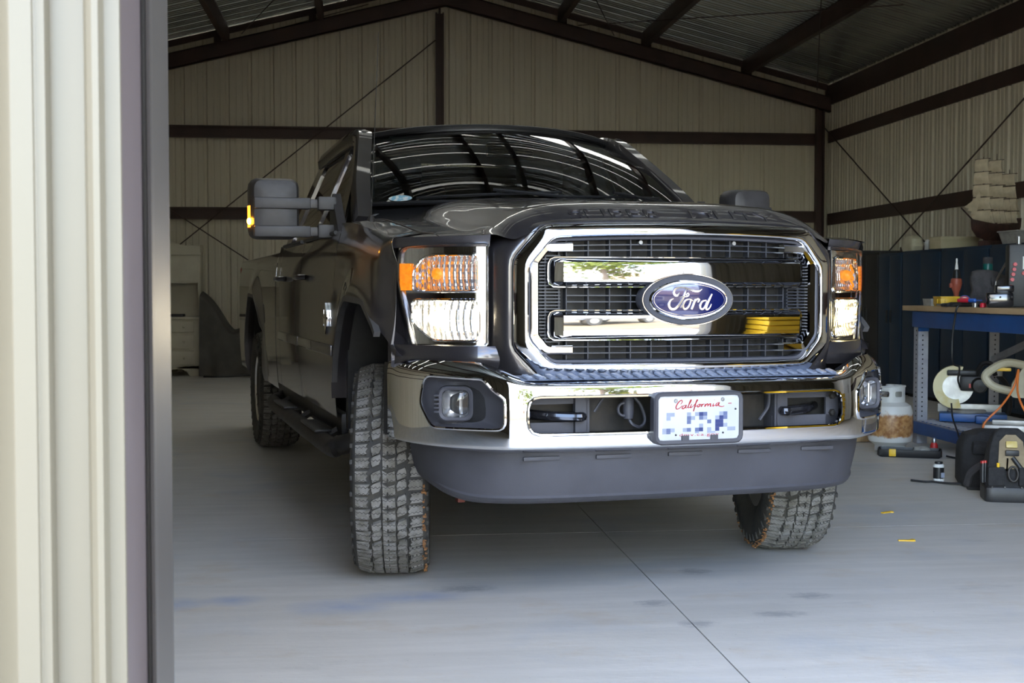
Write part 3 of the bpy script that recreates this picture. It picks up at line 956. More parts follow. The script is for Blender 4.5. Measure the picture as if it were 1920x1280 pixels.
# ---- nose panel: body-colour surround of the grille and backing of the lamps
def oct_(hw, zb, zt, ch, r, n=6):
    return rpoly([(-hw, zb + ch), (-hw + ch * 0.95, zb), (hw - ch * 0.95, zb), (hw, zb + ch), (hw, zt - ch * 1.15), (hw - ch, zt), (-hw + ch, zt), (-hw, zt - ch * 1.15)], r, n)
def yg(x): return -0.905 + 0.07 * (x / 0.6) ** 2
def crown(x, z): return z + 0.018 * (1 - (x / 0.62) ** 2) * (1 if z > 1.2 else 0.0)
def loop3(c, dy, n=160):
    return [(x, yg(x) + dy, crown(x, z)) for x, z in resample(c, n)]
NP = 160
_ang = np.linspace(0, 2 * PI, NP, endpoint=False)
def polar(c):
    # radius of a contour about (0, 1.09) at the shared angles
    c = resample(c, 900); a = np.mod(np.arctan2(c[:, 1] - 1.09, c[:, 0]), 2 * PI); r = np.hypot(c[:, 0], c[:, 1] - 1.09)
    o = np.argsort(a)
    return np.interp(_ang, a[o], r[o], period=2 * PI)
_half = [(0.668, 1.285), (0.640, 1.305), (0.600, 1.335), (0.550, 1.362), (0.480, 1.380), (0.380, 1.385)]
R0 = polar([(-0.668, 0.80), (0.668, 0.80)] + _half + [(-x, z) for x, z in _half[::-1]])
R1 = polar(oct_(0.611, 0.830, 1.354, 0.10, 0.06))
def nloop(t, dy=None, yabs=None):
    out = []
    for a, r in zip(_ang, R0 * (1 - t) + R1 * t):
        x, z = r * math.cos(a), 1.09 + r * math.sin(a)
        out.append((x, yabs if yabs is not None else yg(x) + dy, crown(x, z) if t > 0.5 else z + (crown(x, z) - z) * t * 2))
    return out
nose = MB()
nose.loops([nloop(0, yabs=-0.62), nloop(0.02, 0.105), nloop(0.2, 0.062), nloop(0.5, 0.032), nloop(0.8, 0.016), nloop(1.0, 0.020), nloop(1.03, 0.08)])
P('grille_surround', nose, M['paint'], angle=60)
for s in (-1, 1):
    bk = MB().sheet(lambda A, B: (s * A, -0.615 + 0.21 * np.clip((A - 0.66) / 0.30, 0, 1) ** 2.0, 0.80 + 0.49 * B), np.linspace(0.55, 0.965, 24), np.linspace(0, 1, 4))
    P('lamp_backing_panel', bk, M['paint'])
# filler strip between lamps and bumper
for s in (-1, 1):
    fl = MB().sheet(lambda A, B: (s * A, -0.762 + 0.27 * np.clip((A - 0.66) / 0.30, 0, 1) ** 2.0 - 0.012 * np.sin(B * PI), 0.855 + 0.082 * B), np.linspace(0.62, 0.972, 30), np.linspace(0, 1, 8))
    P('filler_strip', fl, M['paint'])

# ---- grille
gl_ = node('grille', trk)
fi = lambda d, dy: loop3(oct_(0.608 - d, 0.832 + d, 1.353 - d, 0.100 - 0.35 * d, 0.055), dy)
fr_loops = [fi(0, 0.055), fi(0, 0.006), fi(0.004, -0.003), fi(0.012, -0.0075), fi(0.022, -0.0115), fi(0.033, -0.015), fi(0.041, -0.0155), fi(0.047, -0.009), fi(0.050, 0.05)]
P('chrome_frame', MB().loops(fr_loops), M['chrome'], gl_, angle=60)
P('inner_frame', MB().loops([loop3(oct_(0.560, 0.879, 1.304, 0.081, 0.05), 0.012), loop3(oct_(0.557, 0.882, 1.301, 0.080, 0.05), 0.006), loop3(oct_(0.549, 0.890, 1.294, 0.077, 0.05), 0.010), loop3(oct_(0.547, 0.892, 1.292, 0.076, 0.05), 0.06)]), M['grey_plastic'], gl_)
for s in (-1, 1):
    pts = rpoly([(s * 0.405, 1.277), (s * 0.498, 1.277), (s * 0.536, 1.228), (s * 0.536, 0.975), (s * 0.498, 0.926), (s * 0.405, 0.926)], [0, 0.03, 0.03, 0.03, 0.03, 0], 4)
    pts = pts[5:] if False else pts
    path = [(x, yg(x) + 0.016, z + (0.010 * (1 - (x / 0.6) ** 2) if z > 1.2 else 0)) for x, z in pts]
    # drop the duplicate end samples of the open ends
    q = [path[0]]
    for p_ in path[1:]:
        if (Vector(p_) - Vector(q[-1])).length > 1e-4: q.append(p_)
    P('chrome_bracket', MB().sweep(q, [(0.016, -0.02), (0.016, 0.006), (0.010, 0.013), (-0.010, 0.013), (-0.016, 0.006), (-0.016, -0.02)], up=(0, -1, 0)), M['chrome'], gl_, angle=30)
# main bars
def bar_sec(zc, hh, tilt, x):
    y0 = -0.912 + 0.020 * (x / 0.45) ** 2
    o = []
    for t in np.linspace(-1, 1, 17):
        edge = max(0.0, (abs(t) - 0.74) / 0.26)
        o.append((x, y0 - 0.012 + 0.034 * edge ** 1.5 + 0.0010 * t * t + tilt * t * hh, zc + t * hh))
    return o
for zc, tilt in ((1.195, 0.050), (1.011, -0.045)):
    hb = node('grille_bar', gl_)
    xs = np.linspace(-0.452, 0.452, 41)
    L = [bar_sec(zc, 0.0455, tilt, x) for x in xs]
    e = lambda sg: [(x + sg * 0.022, y + 0.035, z) for x, y, z in (L[0] if sg < 0 else L[-1])]
    mb = MB().loops([e(-1)] + L + [e(1)], closed=False)
    P('chrome_face', mb, M['chrome'], hb, angle=40)
    oc = rrect(-0.490, 0.490, zc - 0.052, zc + 0.052, 0.028, 5)
    oc = resample(oc, 120)
    sh = MB().loops([[(x, yg(x) + 0.07, z) for x, z in oc], [(x, yg(x) + 0.012, z) for x, z in oc], [(x * 0.985, yg(x) + 0.010, zc + (z - zc) * 0.90) for x, z in oc], [(x * 0.93, yg(x) + 0.035, zc + (z - zc) * 0.86) for x, z in oc]], False, True)
    P('bar_shell', sh, M['black_plastic'], hb)
    P('chrome_outline', MB().tube([(x, yg(x) + 0.011, z) for x, z in oc], 0.0028, 6, True), M['chrome'], hb)
# grids
def grid_part(z0, z1, xa, xb, nv, zs_):
    mb = MB()
    for x in np.linspace(xa, xb, nv):
        mb.box((x, yg(x) + 0.050, (z0 + z1) / 2), (0.0042, 0.035, z1 - z0))
    for z in zs_:
        mb.sweep([(x, yg(x) + 0.050, z + (0.012 * (1 - (x / .6) ** 2) if z > 1.25 else 0)) for x in np.linspace(xa, xb, 15)], [(-0.016, -0.002), (0.016, -0.002), (0.016, 0.002), (-0.016, 0.002)], up=(0, 0, 1))
    return mb
for z0, z1, hz in ((1.243, 1.315, (1.262, 1.281)), (1.058, 1.150, (1.092, 1.114)), (0.878, 0.962, (0.913, 0.935))):
    P('grille_mesh', grid_part(z0, z1, -0.42, 0.42, 12, hz), M['mesh'] if 'mesh' in M else M['grey_plastic'], gl_)
for s in (-1, 1):
    sl = MB()
    for z in np.arange(0.93, 1.275, 0.0115):
        if z < 0.95 or z > 1.255: continue
        sl.box((s * 0.485, yg(0.485) + 0.045, z), (0.095, 0.02, 0.0045), rot=(0, 0, s * 0.19))
    for xx in (0.443, 0.49, 0.528): sl.box((s * xx, yg(xx) + 0.052, 1.10), (0.006, 0.022, 0.35))
    P('side_slats', sl, M['mesh'], gl_)
for z, sg in ((1.061, 1), (1.146, -1)):
    te = MB()
    for x in np.linspace(-0.42, 0.42, 22):
        if abs(x) > 0.17: te.box((x, yg(x) + 0.018, z), (0.022, 0.03, 0.005))
    P('bar_teeth', te, M['black_plastic'], gl_)
for px_ in (-0.155, 0.205): P('grille_bolt', MB().lathe([(0.0, -0.006), (0.007, -0.006), (0.010, 0), (0.010, 0.02)], 12, (px_, -0.865, 1.300), 'y'), M['steel'], gl_)
P('radiator', MB().box((0, -0.74, 1.09), (1.14, 0.10, 0.50)), M['black_plastic'], gl_)

# emblem
em = node('emblem', gl_)
def oval(a, b, y, n=64, zc=1.099): return [(a * math.cos(t), y, zc + b * math.sin(t)) for t in np.linspace(0, 2 * PI, n, endpoint=False)]
EY = -0.935
P('oval_housing', MB().loops([oval(0.172, 0.090, EY + 0.07), oval(0.172, 0.090, EY + 0.012), oval(0.168, 0.086, EY + 0.002), oval(0.150, 0.069, EY + 0.006)], False, True), M['grey_plastic'], em)
P('outer_rim', MB().tube(oval(0.1715, 0.0895, EY + 0.007), 0.0022, 6, True), M['chrome'], em)
P('emblem_plate', MB().loops([oval(0.150, 0.069, EY + 0.012), oval(0.150, 0.069, EY + 0.0), oval(0.146, 0.0655, EY - 0.004), oval(0.138, 0.058, EY - 0.003)], False, True), M['chrome'], em)
P('blue_oval', MB().loops([oval(0.1405, 0.0595, EY - 0.001), oval(0.1405, 0.0595, EY - 0.0048), oval(0.08, 0.034, EY - 0.0075), oval(0.001, 0.001, EY - 0.008)], False, True), M['blue_enamel'], em)
P('emblem_line', MB().tube(oval(0.134, 0.0545, EY - 0.0052), 0.0013, 6, True), M['chrome'], em)
fs = MB()
def fmap(x, y, h):
    return ((x - 985) / 620 * 0.139, EY - 0.0078 - h, 1.099 - (y - 652) / 250 * 0.0595)
for pts, w in (([(812, 545), (770, 590), (728, 578), (712, 545), (735, 498), (800, 472), (870, 470), (945, 488), (1010, 510), (1080, 528), (1140, 525), (1190, 495)], [14, 30, 34, 32, 30, 26, 22, 24, 28, 26, 18, 6]),
               ([(925, 490), (905, 540), (872, 620), (830, 690), (778, 752), (720, 788), (665, 782), (633, 740), (640, 690), (668, 652), (708, 636)], [16, 26, 32, 34, 34, 32, 36, 36, 30, 20, 8]),
               ([(820, 610), (880, 606), (935, 605), (965, 580), (950, 555), (925, 575), (940, 605)], [14, 14, 14, 16, 14, 10, 8]),
               ([(985, 640), (920, 655), (880, 700), (868, 750), (895, 788), (945, 770), (985, 715), (1000, 660), (985, 640), (1040, 668)], [14, 24, 30, 32, 28, 24, 22, 18, 14, 10]),
               ([(1078, 640), (1055, 700), (1015, 792)], [16, 32, 28]), ([(1035, 725), (1075, 672), (1115, 640), (1142, 655), (1120, 690)], [10, 18, 24, 30, 14]),
               ([(1265, 660), (1200, 675), (1165, 725), (1165, 775), (1205, 790), (1250, 740), (1280, 670)], [16, 24, 28, 28, 24, 22, 18]),
               ([(1362, 568), (1320, 640), (1275, 730), (1262, 785), (1290, 795), (1330, 760), (1352, 715)], [18, 28, 32, 28, 22, 14, 8]),
               ([(830, 770), (860, 720), (890, 680)], [20, 14, 8])):
    ribbon(fs, pts, w, fmap, 0.0, 0.0022)
P('script_lettering', fs, M['chrome'], em, angle=25)

# ---- headlamps
def lamp_y(ax): return -0.738 + 0.245 * np.clip((ax - 0.67) / 0.29, 0, 1) ** 1.7
for s in (-1, 1):
    hl = node('headlamp', trk)
    outline = rpoly([(0.672, 0.934), (0.910, 0.932), (0.938, 1.10), (0.948, 1.17), (0.944, 1.290), (0.672, 1.300)], [0.008, 0.012, 0.1, 0.02, 0.03, 0.006], 4)
    on = resample(outline, 96)
    surf = lambda c, d: [(s * a, float(lamp_y(a)) + d, z) for a, z in c]
    cx_, cz_ = 0.82, 1.115
    inset = lambda c, k: [(cx_ + (a - cx_) * k, cz_ + (z - cz_) * k) for a, z in c]
    P('lamp_housing', MB().loops([surf(on, 0.14), surf(on, 0.0), surf(inset(on, 0.985), -0.003), surf(inset(on, 0.97), 0.004), surf(inset(on, 0.965), 0.014)]), M['satin'], hl)
    up = rpoly([(0.702, 1.128), (0.903, 1.128), (0.903, 1.20), (0.870, 1.258), (0.702, 1.258)], [0.012, 0.012, 0.05, 0.05, 0.02], 5)
    lo = rpoly([(0.702, 0.953), (0.845, 0.953), (0.906, 1.015), (0.906, 1.098), (0.702, 1.098)], [0.02, 0.05, 0.04, 0.015, 0.012], 5)
    fn = lambda A, B: (s * A, lamp_y(A) + 0.018, B)
    # bezel: clip the rectangle to the lamp outline by squeezing its outer edge
    def bez(A, B):
        xo = np.interp(B, [0.936, 1.11, 1.16, 1.297], [0.908, 0.936, 0.945, 0.941])
        a = np.where(A > 0.907, 0.907 + (A - 0.907) / 0.04 * (xo - 0.907), A)
        return s * a, lamp_y(a) + 0.020, B
    P('chrome_bezel', MB().sheet(bez, np.r_[np.linspace(0.676, 0.907, 60), np.linspace(0.913, 0.947, 6)], np.linspace(0.94, 1.292, 84), [up, lo], lip=(0, 0.05, 0)), M['chrome'], hl, angle=30)
    for ct in (up, lo):
        P('bezel_ring', MB().tube([(s * a, float(lamp_y(a)) + 0.016, z) for a, z in resample(ct, 60)], 0.005, 6, True), M['chrome'], hl)
    # fluted reflector bowls
    for ct, zc, nm in ((up, 1.193, 'upper_reflector'), (lo, 1.03, 'lower_reflector')):
        c = resample(ct, 72)
        xc = 0.802
        z0_, z1_ = (1.120, 1.266) if nm[0] == 'u' else (0.945, 1.108)
        def bowl(A, B, zc=zc, xc=xc, up_=(nm[0] == 'u')):
            r2 = ((A - xc) / 0.115) ** 2 + ((B - zc) / 0.085) ** 2
            fl = np.abs(np.sin(PI * (A - 0.712) / (0.0165 if up_ else 0.0205)))
            row = np.abs(np.sin(PI * (B - z0_) / (0.026 if up_ else 0.040)))
            y = lamp_y(A) + 0.042 + 0.045 * np.clip(1 - r2, 0, 1) - 0.0065 * fl - 0.003 * row
            return s * A, y, B
        P(nm, MB().sheet(bowl, np.linspace(0.694, 0.914, 110), np.linspace(z0_, z1_, 48)), M['reflector'], hl, angle=50)
    P('turn_bulb', MB().sphere((s * 0.825, float(lamp_y(0.825)) + 0.055, 1.190), (0.020, 0.026, 0.022)), M['amber'], hl)
    ab = MB()  # amber beads stand in for glints in the reflector flutes
    for i_ in range(3):
        for j_ in range(4): ab.sphere((s * (0.852 + 0.017 * i_), float(lamp_y(0.852 + 0.017 * i_)) + 0.040, 1.145 + 0.027 * j_ - 0.010 * i_), (0.005, 0.004, 0.010), 6, 4)
    P('amber_glints', ab, M['amber'], hl)
    P('low_beam_bulb', MB().lathe([(0.0, -0.028), (0.016, -0.026), (0.024, -0.01), (0.024, 0.03), (0.0, 0.04)], 16, (s * 0.828, float(lamp_y(0.828)) + 0.050, 1.030), 'y'), M['bulb_lit'] if s < 0 else M['bulb_dim'], hl)
    am = MB().sheet(lambda A, B: (s * A, lamp_y(A) + 0.012, B), np.linspace(0.908, 0.941, 8), np.linspace(1.132, 1.228, 8))
    for zz in np.linspace(1.137, 1.223, 8): am.sweep([(s * A, float(lamp_y(A)) + 0.008, zz) for A in np.linspace(0.910, 0.939, 6)], [(-0.004, 0.003), (0.004, 0.003), (0, -0.004)], up=(0, -1, 0))
    P('amber_marker', am, M['amber'], hl)
    lens = MB().loops([surf(on, 0.0), surf(inset(on, 0.99), -0.008), surf(inset(on, 0.9), -0.013), surf(inset(on, 0.6), -0.015), surf(inset(on, 0.3), -0.015), surf(inset(on, 0.02), -0.015)], False, True)
    P('lens_cover', lens, M['lens'], hl, angle=60)
    ld = bpy.data.lights.new('low_beam', 'SPOT'); ld.energy = 2; ld.spot_size = math.radians(95); ld.spot_blend = 0.7; ld.color = (1, 0.85, 0.58); ld.shadow_soft_size = 0.03
    lo_ = bpy.data.objects.new('low_beam', ld); COL.objects.link(lo_); lo_.parent = hl
    lo_.location = (s * 0.82, -0.84, 1.03); lo_.rotation_euler = (math.radians(-84), 0, 0)

# ---- bumper
_plan = [(0, -0.985), (0.15, -0.984), (0.30, -0.979), (0.45, -0.969), (0.58, -0.954), (0.655, -0.938), (0.685, -0.922), (0.74, -0.885), (0.80, -0.836), (0.86, -0.772), (0.91, -0.700), (0.945, -0.625), (0.968, -0.54), (0.978, -0.45)]
_pa = np.array(_plan); _ps = np.r_[0, np.cumsum(np.linalg.norm(np.diff(_pa, axis=0), axis=1))]
_fx, _fy = pchip(_ps, _pa[:, 0]), pchip(_ps, _pa[:, 1])
PMAX = float(_ps[-1])
def Pof(ax): return float(np.interp(abs(ax), _pa[:, 0], _ps)) * (1 if ax >= 0 else -1)
_ztop = pchip([0, 0.55, 0.60, 0.70, 0.76, 0.9, 1.3], [0.826, 0.826, 0.834, 0.872, 0.886, 0.888, 0.878])
_zbot = pchip([0, 0.6, 0.9, 1.3], [0.575, 0.578, 0.582, 0.60])
def bump_fn(Pp, Z, off=0.0):
    a = np.abs(Pp)
    x = np.sign(Pp) * _fx(a); y = _fy(a)
    zt, zb = _ztop(a), _zbot(a)
    t = np.clip((Z - 0.5) / 0.5, 0, 1.2)                       # Z is a nominal 0.5..1.0 scale outside the cut-outs
    # map nominal height to real height: the middle (0.62..0.82) stays true so cut-outs keep their size
    z = np.where(Z < 0.60, zb + (Z - 0.52) / 0.08 * (0.60 - zb), np.where(Z > 0.80, 0.80 + (Z - 0.80) / 0.06 * (zt - 0.80), Z))
    roll_t = np.clip((Z - 0.815) / 0.045, 0, 1); roll_b = np.clip((0.595 - Z) / 0.075, 0, 1)
    y = y + 0.055 * roll_t ** 2.2 + 0.05 * roll_b ** 2 - 0.010 * np.sin(np.clip((Z - 0.56) / 0.27, 0, 1) * PI)
    k = 1 - (0.03 * roll_b ** 2 + 0.02 * roll_t ** 2) * sstep(0.7, 1.1, a)
    return x * k, y + off, z
opening = rrect(Pof(-0.597), Pof(0.597), 0.645, 0.772, 0.045, 6)
def fogc(s):
    c = rpoly([(Pof(0.672), 0.662), (Pof(0.672), 0.765), (Pof(0.735), 0.822), (Pof(0.900), 0.826), (Pof(0.912), 0.74), (Pof(0.880), 0.660)], [0.03, 0.02, 0.03, 0.045, 0.05, 0.05], 6)
    return [(s * a, b) for a, b in c]
pq = np.linspace(-PMAX, PMAX, 260); zq = np.r_[np.linspace(0.52, 0.60, 12), np.linspace(0.607, 0.80, 36), np.linspace(0.806, 0.86, 12)]
bp_ = node('front_bumper', trk)
P('chrome_shell', MB().sheet(bump_fn, pq, zq, [opening, fogc(1), fogc(-1)], lip=(0, 0.03, 0)), M['chrome'], bp_, angle=40)
on3 = lambda c, off: [tuple(float(v) for v in bump_fn(np.array(a), np.array(b), off)) for a, b in c]
P('opening_rim', MB().tube(on3(resample(opening, 120), 0.0), 0.006, 6, True), M['chrome'], bp_)
P('bumper_beam', MB().box((0, -0.80, 0.71), (1.30, 0.03, 0.24)).box((0, -0.86, 0.79), (1.26, 0.12, 0.02)).box((0, -0.86, 0.625), (1.26, 0.14, 0.02)), M['dark_steel'], bp_)
for s in (-1, 1): P('shell_back', MB().sheet(lambda A, B: bump_fn(A, B, 0.075), np.linspace(min(s * 0.64, s * PMAX), max(s * 0.64, s * PMAX), 20), np.linspace(0.54, 0.85, 6)), M['black_plastic'], bp_)
# rubber step pad with treads
pad = MB().sheet(lambda A, B: (A, -0.945 + 0.012 * (A / 0.6) ** 2 + 0.11 * B, 0.826 + 0.012 * np.sin(np.clip(B * 2, 0, 1) * PI / 2)), np.linspace(-0.62, 0.60, 40), np.linspace(0, 1, 8))
for k in range(30):
    xx = -0.585 + k * 0.04
    pad.box((xx, -0.925 + 0.012 * (xx / 0.6) ** 2, 0.838), (0.026, 0.034, 0.009), rot=(0.35, 0, 0.5), bev=0.003)
P('step_pad', pad, mat('blue_grey_rubber', (0.16, 0.19, 0.26), 0.45, 0, (0.19, 0.22, 0.29), 20), bp_)
# fog lamps
for s in (-1, 1):
    fg = node('fog_lamp', trk)
    c = resample(fogc(s), 72)
    outer = on3(c, 0.004)
    cen = np.mean(np.array(outer), 0)
    lx, lz = s * 0.802, 0.743
    ly = float(_fy(Pof(0.80))) + 0.055
    nrm = Vector((s * 0.32, -0.95, 0))
    u = Vector((0.95 * s, 0.32, 0)) * s
    inner = [tuple(Vector((lx, ly, lz)) + u * (a - 0) + Vector((0, 0, b))) for a, b in resample(rrect(-0.062, 0.062, -0.062, 0.062, 0.035, 5), 72)]
    # start both loops at the lowest inner corner angle so they pair up
    ang = lambda p, c0: math.atan2(p[2] - c0[2], (p[0] - c0[0]))
    so = min(range(72), key=lambda i: abs(ang(outer[i], cen) + 2.5)); si = min(range(72), key=lambda i: abs(ang(inner[i], (lx, ly, lz)) + 2.5))
    outer = outer[so:] + outer[:so]; inner = inner[si:] + inner[:si]
    area = lambda L: sum(L[i][0] * L[(i + 1) % 72][2] - L[(i + 1) % 72][0] * L[i][2] for i in range(72))
    if area(outer) * area(inner) < 0: inner = [inner[0]] + inner[:0:-1]
    mid = [tuple(Vector(a) * 0.45 + Vector(b) * 0.55 + Vector((0, 0.022, 0))) for a, b in zip(outer, inner)]
    out2 = [tuple(Vector(a) * 0.94 + Vector(cen) * 0.06 + Vector((0, 0.03, 0))) for a in outer]
    P('fog_pocket', MB().loops([outer, out2, mid, inner, [tuple(Vector(p) + Vector((0, 0.04, 0))) for p in inner]], False, True), M['grey_plastic'], fg, angle=30)
    P('chrome_trim', MB().tube(on3(c, -0.002), 0.0055, 6, True), M['chrome'], fg)
    def sq(h, r, d, n=40): return [tuple(Vector((lx, ly, lz)) + u * a + Vector((0, 0, b)) + nrm * d) for a, b in resample(rrect(-h, h, -h, h, r, 6), n)]
    P('lamp_ring', MB().loops([sq(0.060, 0.032, -0.01), sq(0.060, 0.032, 0.020), sq(0.056, 0.03, 0.024), sq(0.047, 0.024, 0.018), sq(0.046, 0.024, -0.01)]), M['grey_plastic'], fg)
    P('lamp_reflector', MB().loops([sq(0.046, 0.024, 0.016), sq(0.036, 0.02, -0.01), sq(0.014, 0.008, -0.03), sq(0.001, 0.0005, -0.032)], False, True), M['reflector'], fg)
    P('lamp_bar', MB().tube([tuple(Vector((lx, ly, lz)) + u * 0.018 + Vector((0, 0, k)) + nrm * 0.0) for k in (-0.036, 0.036)], 0.006, 8), M['satin'], fg)
    P('lamp_glass', MB().loops([sq(0.047, 0.025, 0.016), sq(0.042, 0.022, 0.022), sq(0.02, 0.01, 0.025), sq(0.001, 0.0005, 0.0255)], False, True), M['lens'], fg, angle=60)
    rb = MB()
    for k in range(5): rb.box((s * 0.866, ly + 0.006, 0.715 + 0.014 * k), (0.022, 0.016, 0.007), rot=(0, 0, s * 0.6), bev=0.002)
    P('pocket_ribs', rb, M['grey_plastic'], fg)
# tow hooks and clutter in the bumper opening
for s in (-1, 1):
    br = node('tow_bracket', trk)
    mb = MB()
    for z in (0.765, 0.652): mb.box((s * 0.49, -0.875, z), (0.27, 0.012, 0.05))
    mb.box((s * 0.605, -0.875, 0.71), (0.06, 0.012, 0.16)).box((s * 0.385, -0.885, 0.71), (0.045, 0.03, 0.16)).box((s * 0.362, -0.86, 0.71), (0.012, 0.08, 0.16))
    P('bracket_plate', mb, M['grey_plastic'], br)
    P('tow_hook', MB().tube(cat([(s * 0.56, -0.82, 0.705), (s * 0.50, -0.87, 0.700), (s * 0.42, -0.905, 0.697), (s * 0.395, -0.915, 0.697), (s * 0.385, -0.905, 0.697), (s * 0.40, -0.885, 0.697), (s * 0.46, -0.86, 0.697), (s * 0.55, -0.80, 0.697)], 5), 0.017, 10), M['black_gloss'], br)
    for z in (0.745, 0.683): P('bracket_bolt', MB().lathe([(0, -0.010), (0.011, -0.008), (0.014, 0), (0.014, 0.01)], 6, (s * 0.60, -0.885, z), 'y'), M['dark_steel'], br)
P('wiring_plug', MB().lathe([(0.0, -0.045), (0.017, -0.045), (0.020, -0.02), (0.020, 0.02), (0.013, 0.03), (0.012, 0.055), (0, 0.055)], 12, (-0.212, -0.90, 0.73), 'z').tube(cat([(-0.212, -0.9, 0.69), (-0.20, -0.91, 0.665), (-0.165, -0.9, 0.655), (-0.145, -0.89, 0.68), (-0.16, -0.885, 0.73), (-0.19, -0.88, 0.765)], 6), 0.006, 6), M['grey_plastic'])
P('wiring_ring', MB().tube([(-0.232 + 0.020 * math.cos(a), -0.905, 0.718 + 0.022 * math.sin(a)) for a in np.linspace(0, 2 * PI, 16, endpoint=False)], 0.005, 6, True), M['grey_plastic'])
P('release_cable', MB().tube(cat([(0.335, -0.895, 0.775), (0.335, -0.895, 0.73), (0.325, -0.9, 0.705), (0.295, -0.9, 0.665)], 5), 0.006, 6), M['grey_plastic'])
P('release_cable', MB().tube([(-0.335, -0.89, 0.71), (-0.29, -0.89, 0.775)], 0.005, 6), M['grey_plastic'])

# ---- licence plate
lp = node('license_plate', trk)
PY, PZ = -1.022, 0.694
P('plate_frame', MB().loops([[(x, PY + 0.03, PZ + z) for x, z in resample(rrect(-0.168, 0.168, -0.092, 0.090, 0.03), 64)], [(x, PY - 0.002, PZ + z) for x, z in resample(rrect(-0.168, 0.168, -0.092, 0.090, 0.03), 64)], [(x, PY - 0.008, PZ + z) for x, z in resample(rrect(-0.163, 0.163, -0.087, 0.085, 0.026), 64)], [(x, PY - 0.006, PZ + z) for x, z in resample(rrect(-0.1525, 0.1525, -0.076, 0.076, 0.014), 64)], [(x, PY + 0.01, PZ + z) for x, z in resample(rrect(-0.1525, 0.1525, -0.076, 0.076, 0.014), 64)]], True), M['grey_plastic'], lp)
P('plate', MB().loops([[(x, PY + 0.002, PZ + z) for x, z in resample(rrect(-0.153, 0.153, -0.0765, 0.0765, 0.014), 64)], [(x, PY, PZ + z) for x, z in resample(rrect(-0.153, 0.153, -0.0765, 0.0765, 0.014), 64)], [(x, PY, PZ + z) for x, z in resample(rrect(-0.138, 0.138, -0.066, 0.066, 0.01), 64)], [(x, PY - 0.001, PZ + z) for x, z in resample(rrect(-0.136, 0.136, -0.064, 0.064, 0.01), 64)]], False, True), M['plate_white'], lp)
def pmap(x, y, h): return ((x - 1000) / 1420 * 0.305, PY - 0.0014 - h, PZ - (y - 585) / 805 * 0.152)
rd = MB()
W = [9, 17, 20, 17, 10]
for pts in ([(680, 335), (705, 300), (702, 262), (660, 280), (622, 330), (600, 385), (614, 420), (660, 405), (712, 358)],
            [(770, 352), (732, 365), (704, 402), (726, 416), (762, 385), (780, 348), (768, 400), (792, 402)],
            [(792, 400), (838, 325), (866, 262), (850, 272), (822, 350), (812, 402), (845, 388)], [(872, 332), (850, 398), (882, 385)], [(893, 298), (901, 297)],
            [(880, 392), (940, 325), (976, 266), (960, 272), (930, 370), (905, 465), (912, 440), (926, 390), (965, 368)],
            [(1005, 340), (970, 368), (984, 392), (1020, 362), (1008, 340), (1045, 348)], [(1052, 336), (1040, 388), (1062, 350), (1094, 336)],
            [(1112, 336), (1100, 386), (1130, 348), (1156, 340), (1150, 386)], [(1150, 386), (1180, 348), (1205, 342), (1198, 384), (1222, 376)],
            [(1256, 332), (1244, 382), (1278, 364)], [(1269, 271), (1277, 270)],
            [(1350, 318), (1312, 335), (1294, 372), (1316, 376), (1346, 345), (1358, 316), (1346, 372), (1400, 396), (1446, 384)]):
    ribbon(rd, pts, W if len(pts) > 2 else [12, 12], pmap, 0, 0.0006)
ribbon(rd, [(1516, 340), (1574, 338)], [13, 13], pmap, 0, 0.0006)
P('state_script', rd, M['print_red'], lp, smooth=False)
v, f = text_mesh('dmv.ca.gov', 1.0, 0, 1.15)
x0, x1 = min(p[0] for p in v), max(p[0] for p in v)
P('web_address', MB().add([pmap(662 + (p[0] - x0) / (x1 - x0) * 690, 920 - p[1] * 75, 0.0004) for p in v], f), M['print_red'], lp, smooth=False)
blk = {'print_light': [(1, 0), (2, 0), (6, 0), (1, 1), (7, 1), (10, 1), (13, 1), (2, 4), (9, 3), (15, 3), (5, 4), (11, 4), (16, 4), (17, 4), (0, 5), (8, 5), (11, 5), (12, 5), (0, 4), (14, 0), (8, 0)],
       'print_mid': [(9, 1), (6, 1), (6, 2), (11, 2), (1, 4), (6, 4), (8, 4), (1, 5), (15, 0), (15, 1), (10, 0)], 'print_dark': [(9, 0), (14, 1), (13, 2), (14, 2), (13, 3), (14, 3), (13, 4), (9, 4)]}
for k_, L in blk.items():
    mb = MB()
    for c_, r_ in L:
        x_, y_ = 365 + 71 * c_, 485 + 71 * r_
        hgt = 30 if r_ == 5 else 70
        mb.add([pmap(x_, y_, 0.0003), pmap(x_ + 71, y_, 0.0003), pmap(x_ + 71, y_ + hgt, 0.0003), pmap(x_, y_ + hgt, 0.0003)], [(0, 1, 2, 3)])
    P('blurred_print', mb, M[k_], lp, smooth=False)['kind'] = 'stuff'
for x_, y_, r_, mm in ((600, 272, 0.0075, 'steel'), (1420, 262, 0.0075, 'steel'), (600, 893, 0.0035, 'black_plastic'), (1425, 875, 0.0035, 'black_plastic'), (1647, 445, 0.0035, 'black_plastic')):
    q = pmap(x_, y_, 0)
    P('plate_screw', MB().lathe([(0, -0.003), (r_ * 0.8, -0.0025), (r_, 0), (r_, 0.002)], 12, q, 'y'), M[mm], lp)
tb = MB()
for x_ in (757, 1265): tb.box(pmap(x_, 955, 0.003), (0.026, 0.008, 0.018))
P('frame_tab', tb, M['grey_plastic'], lp)

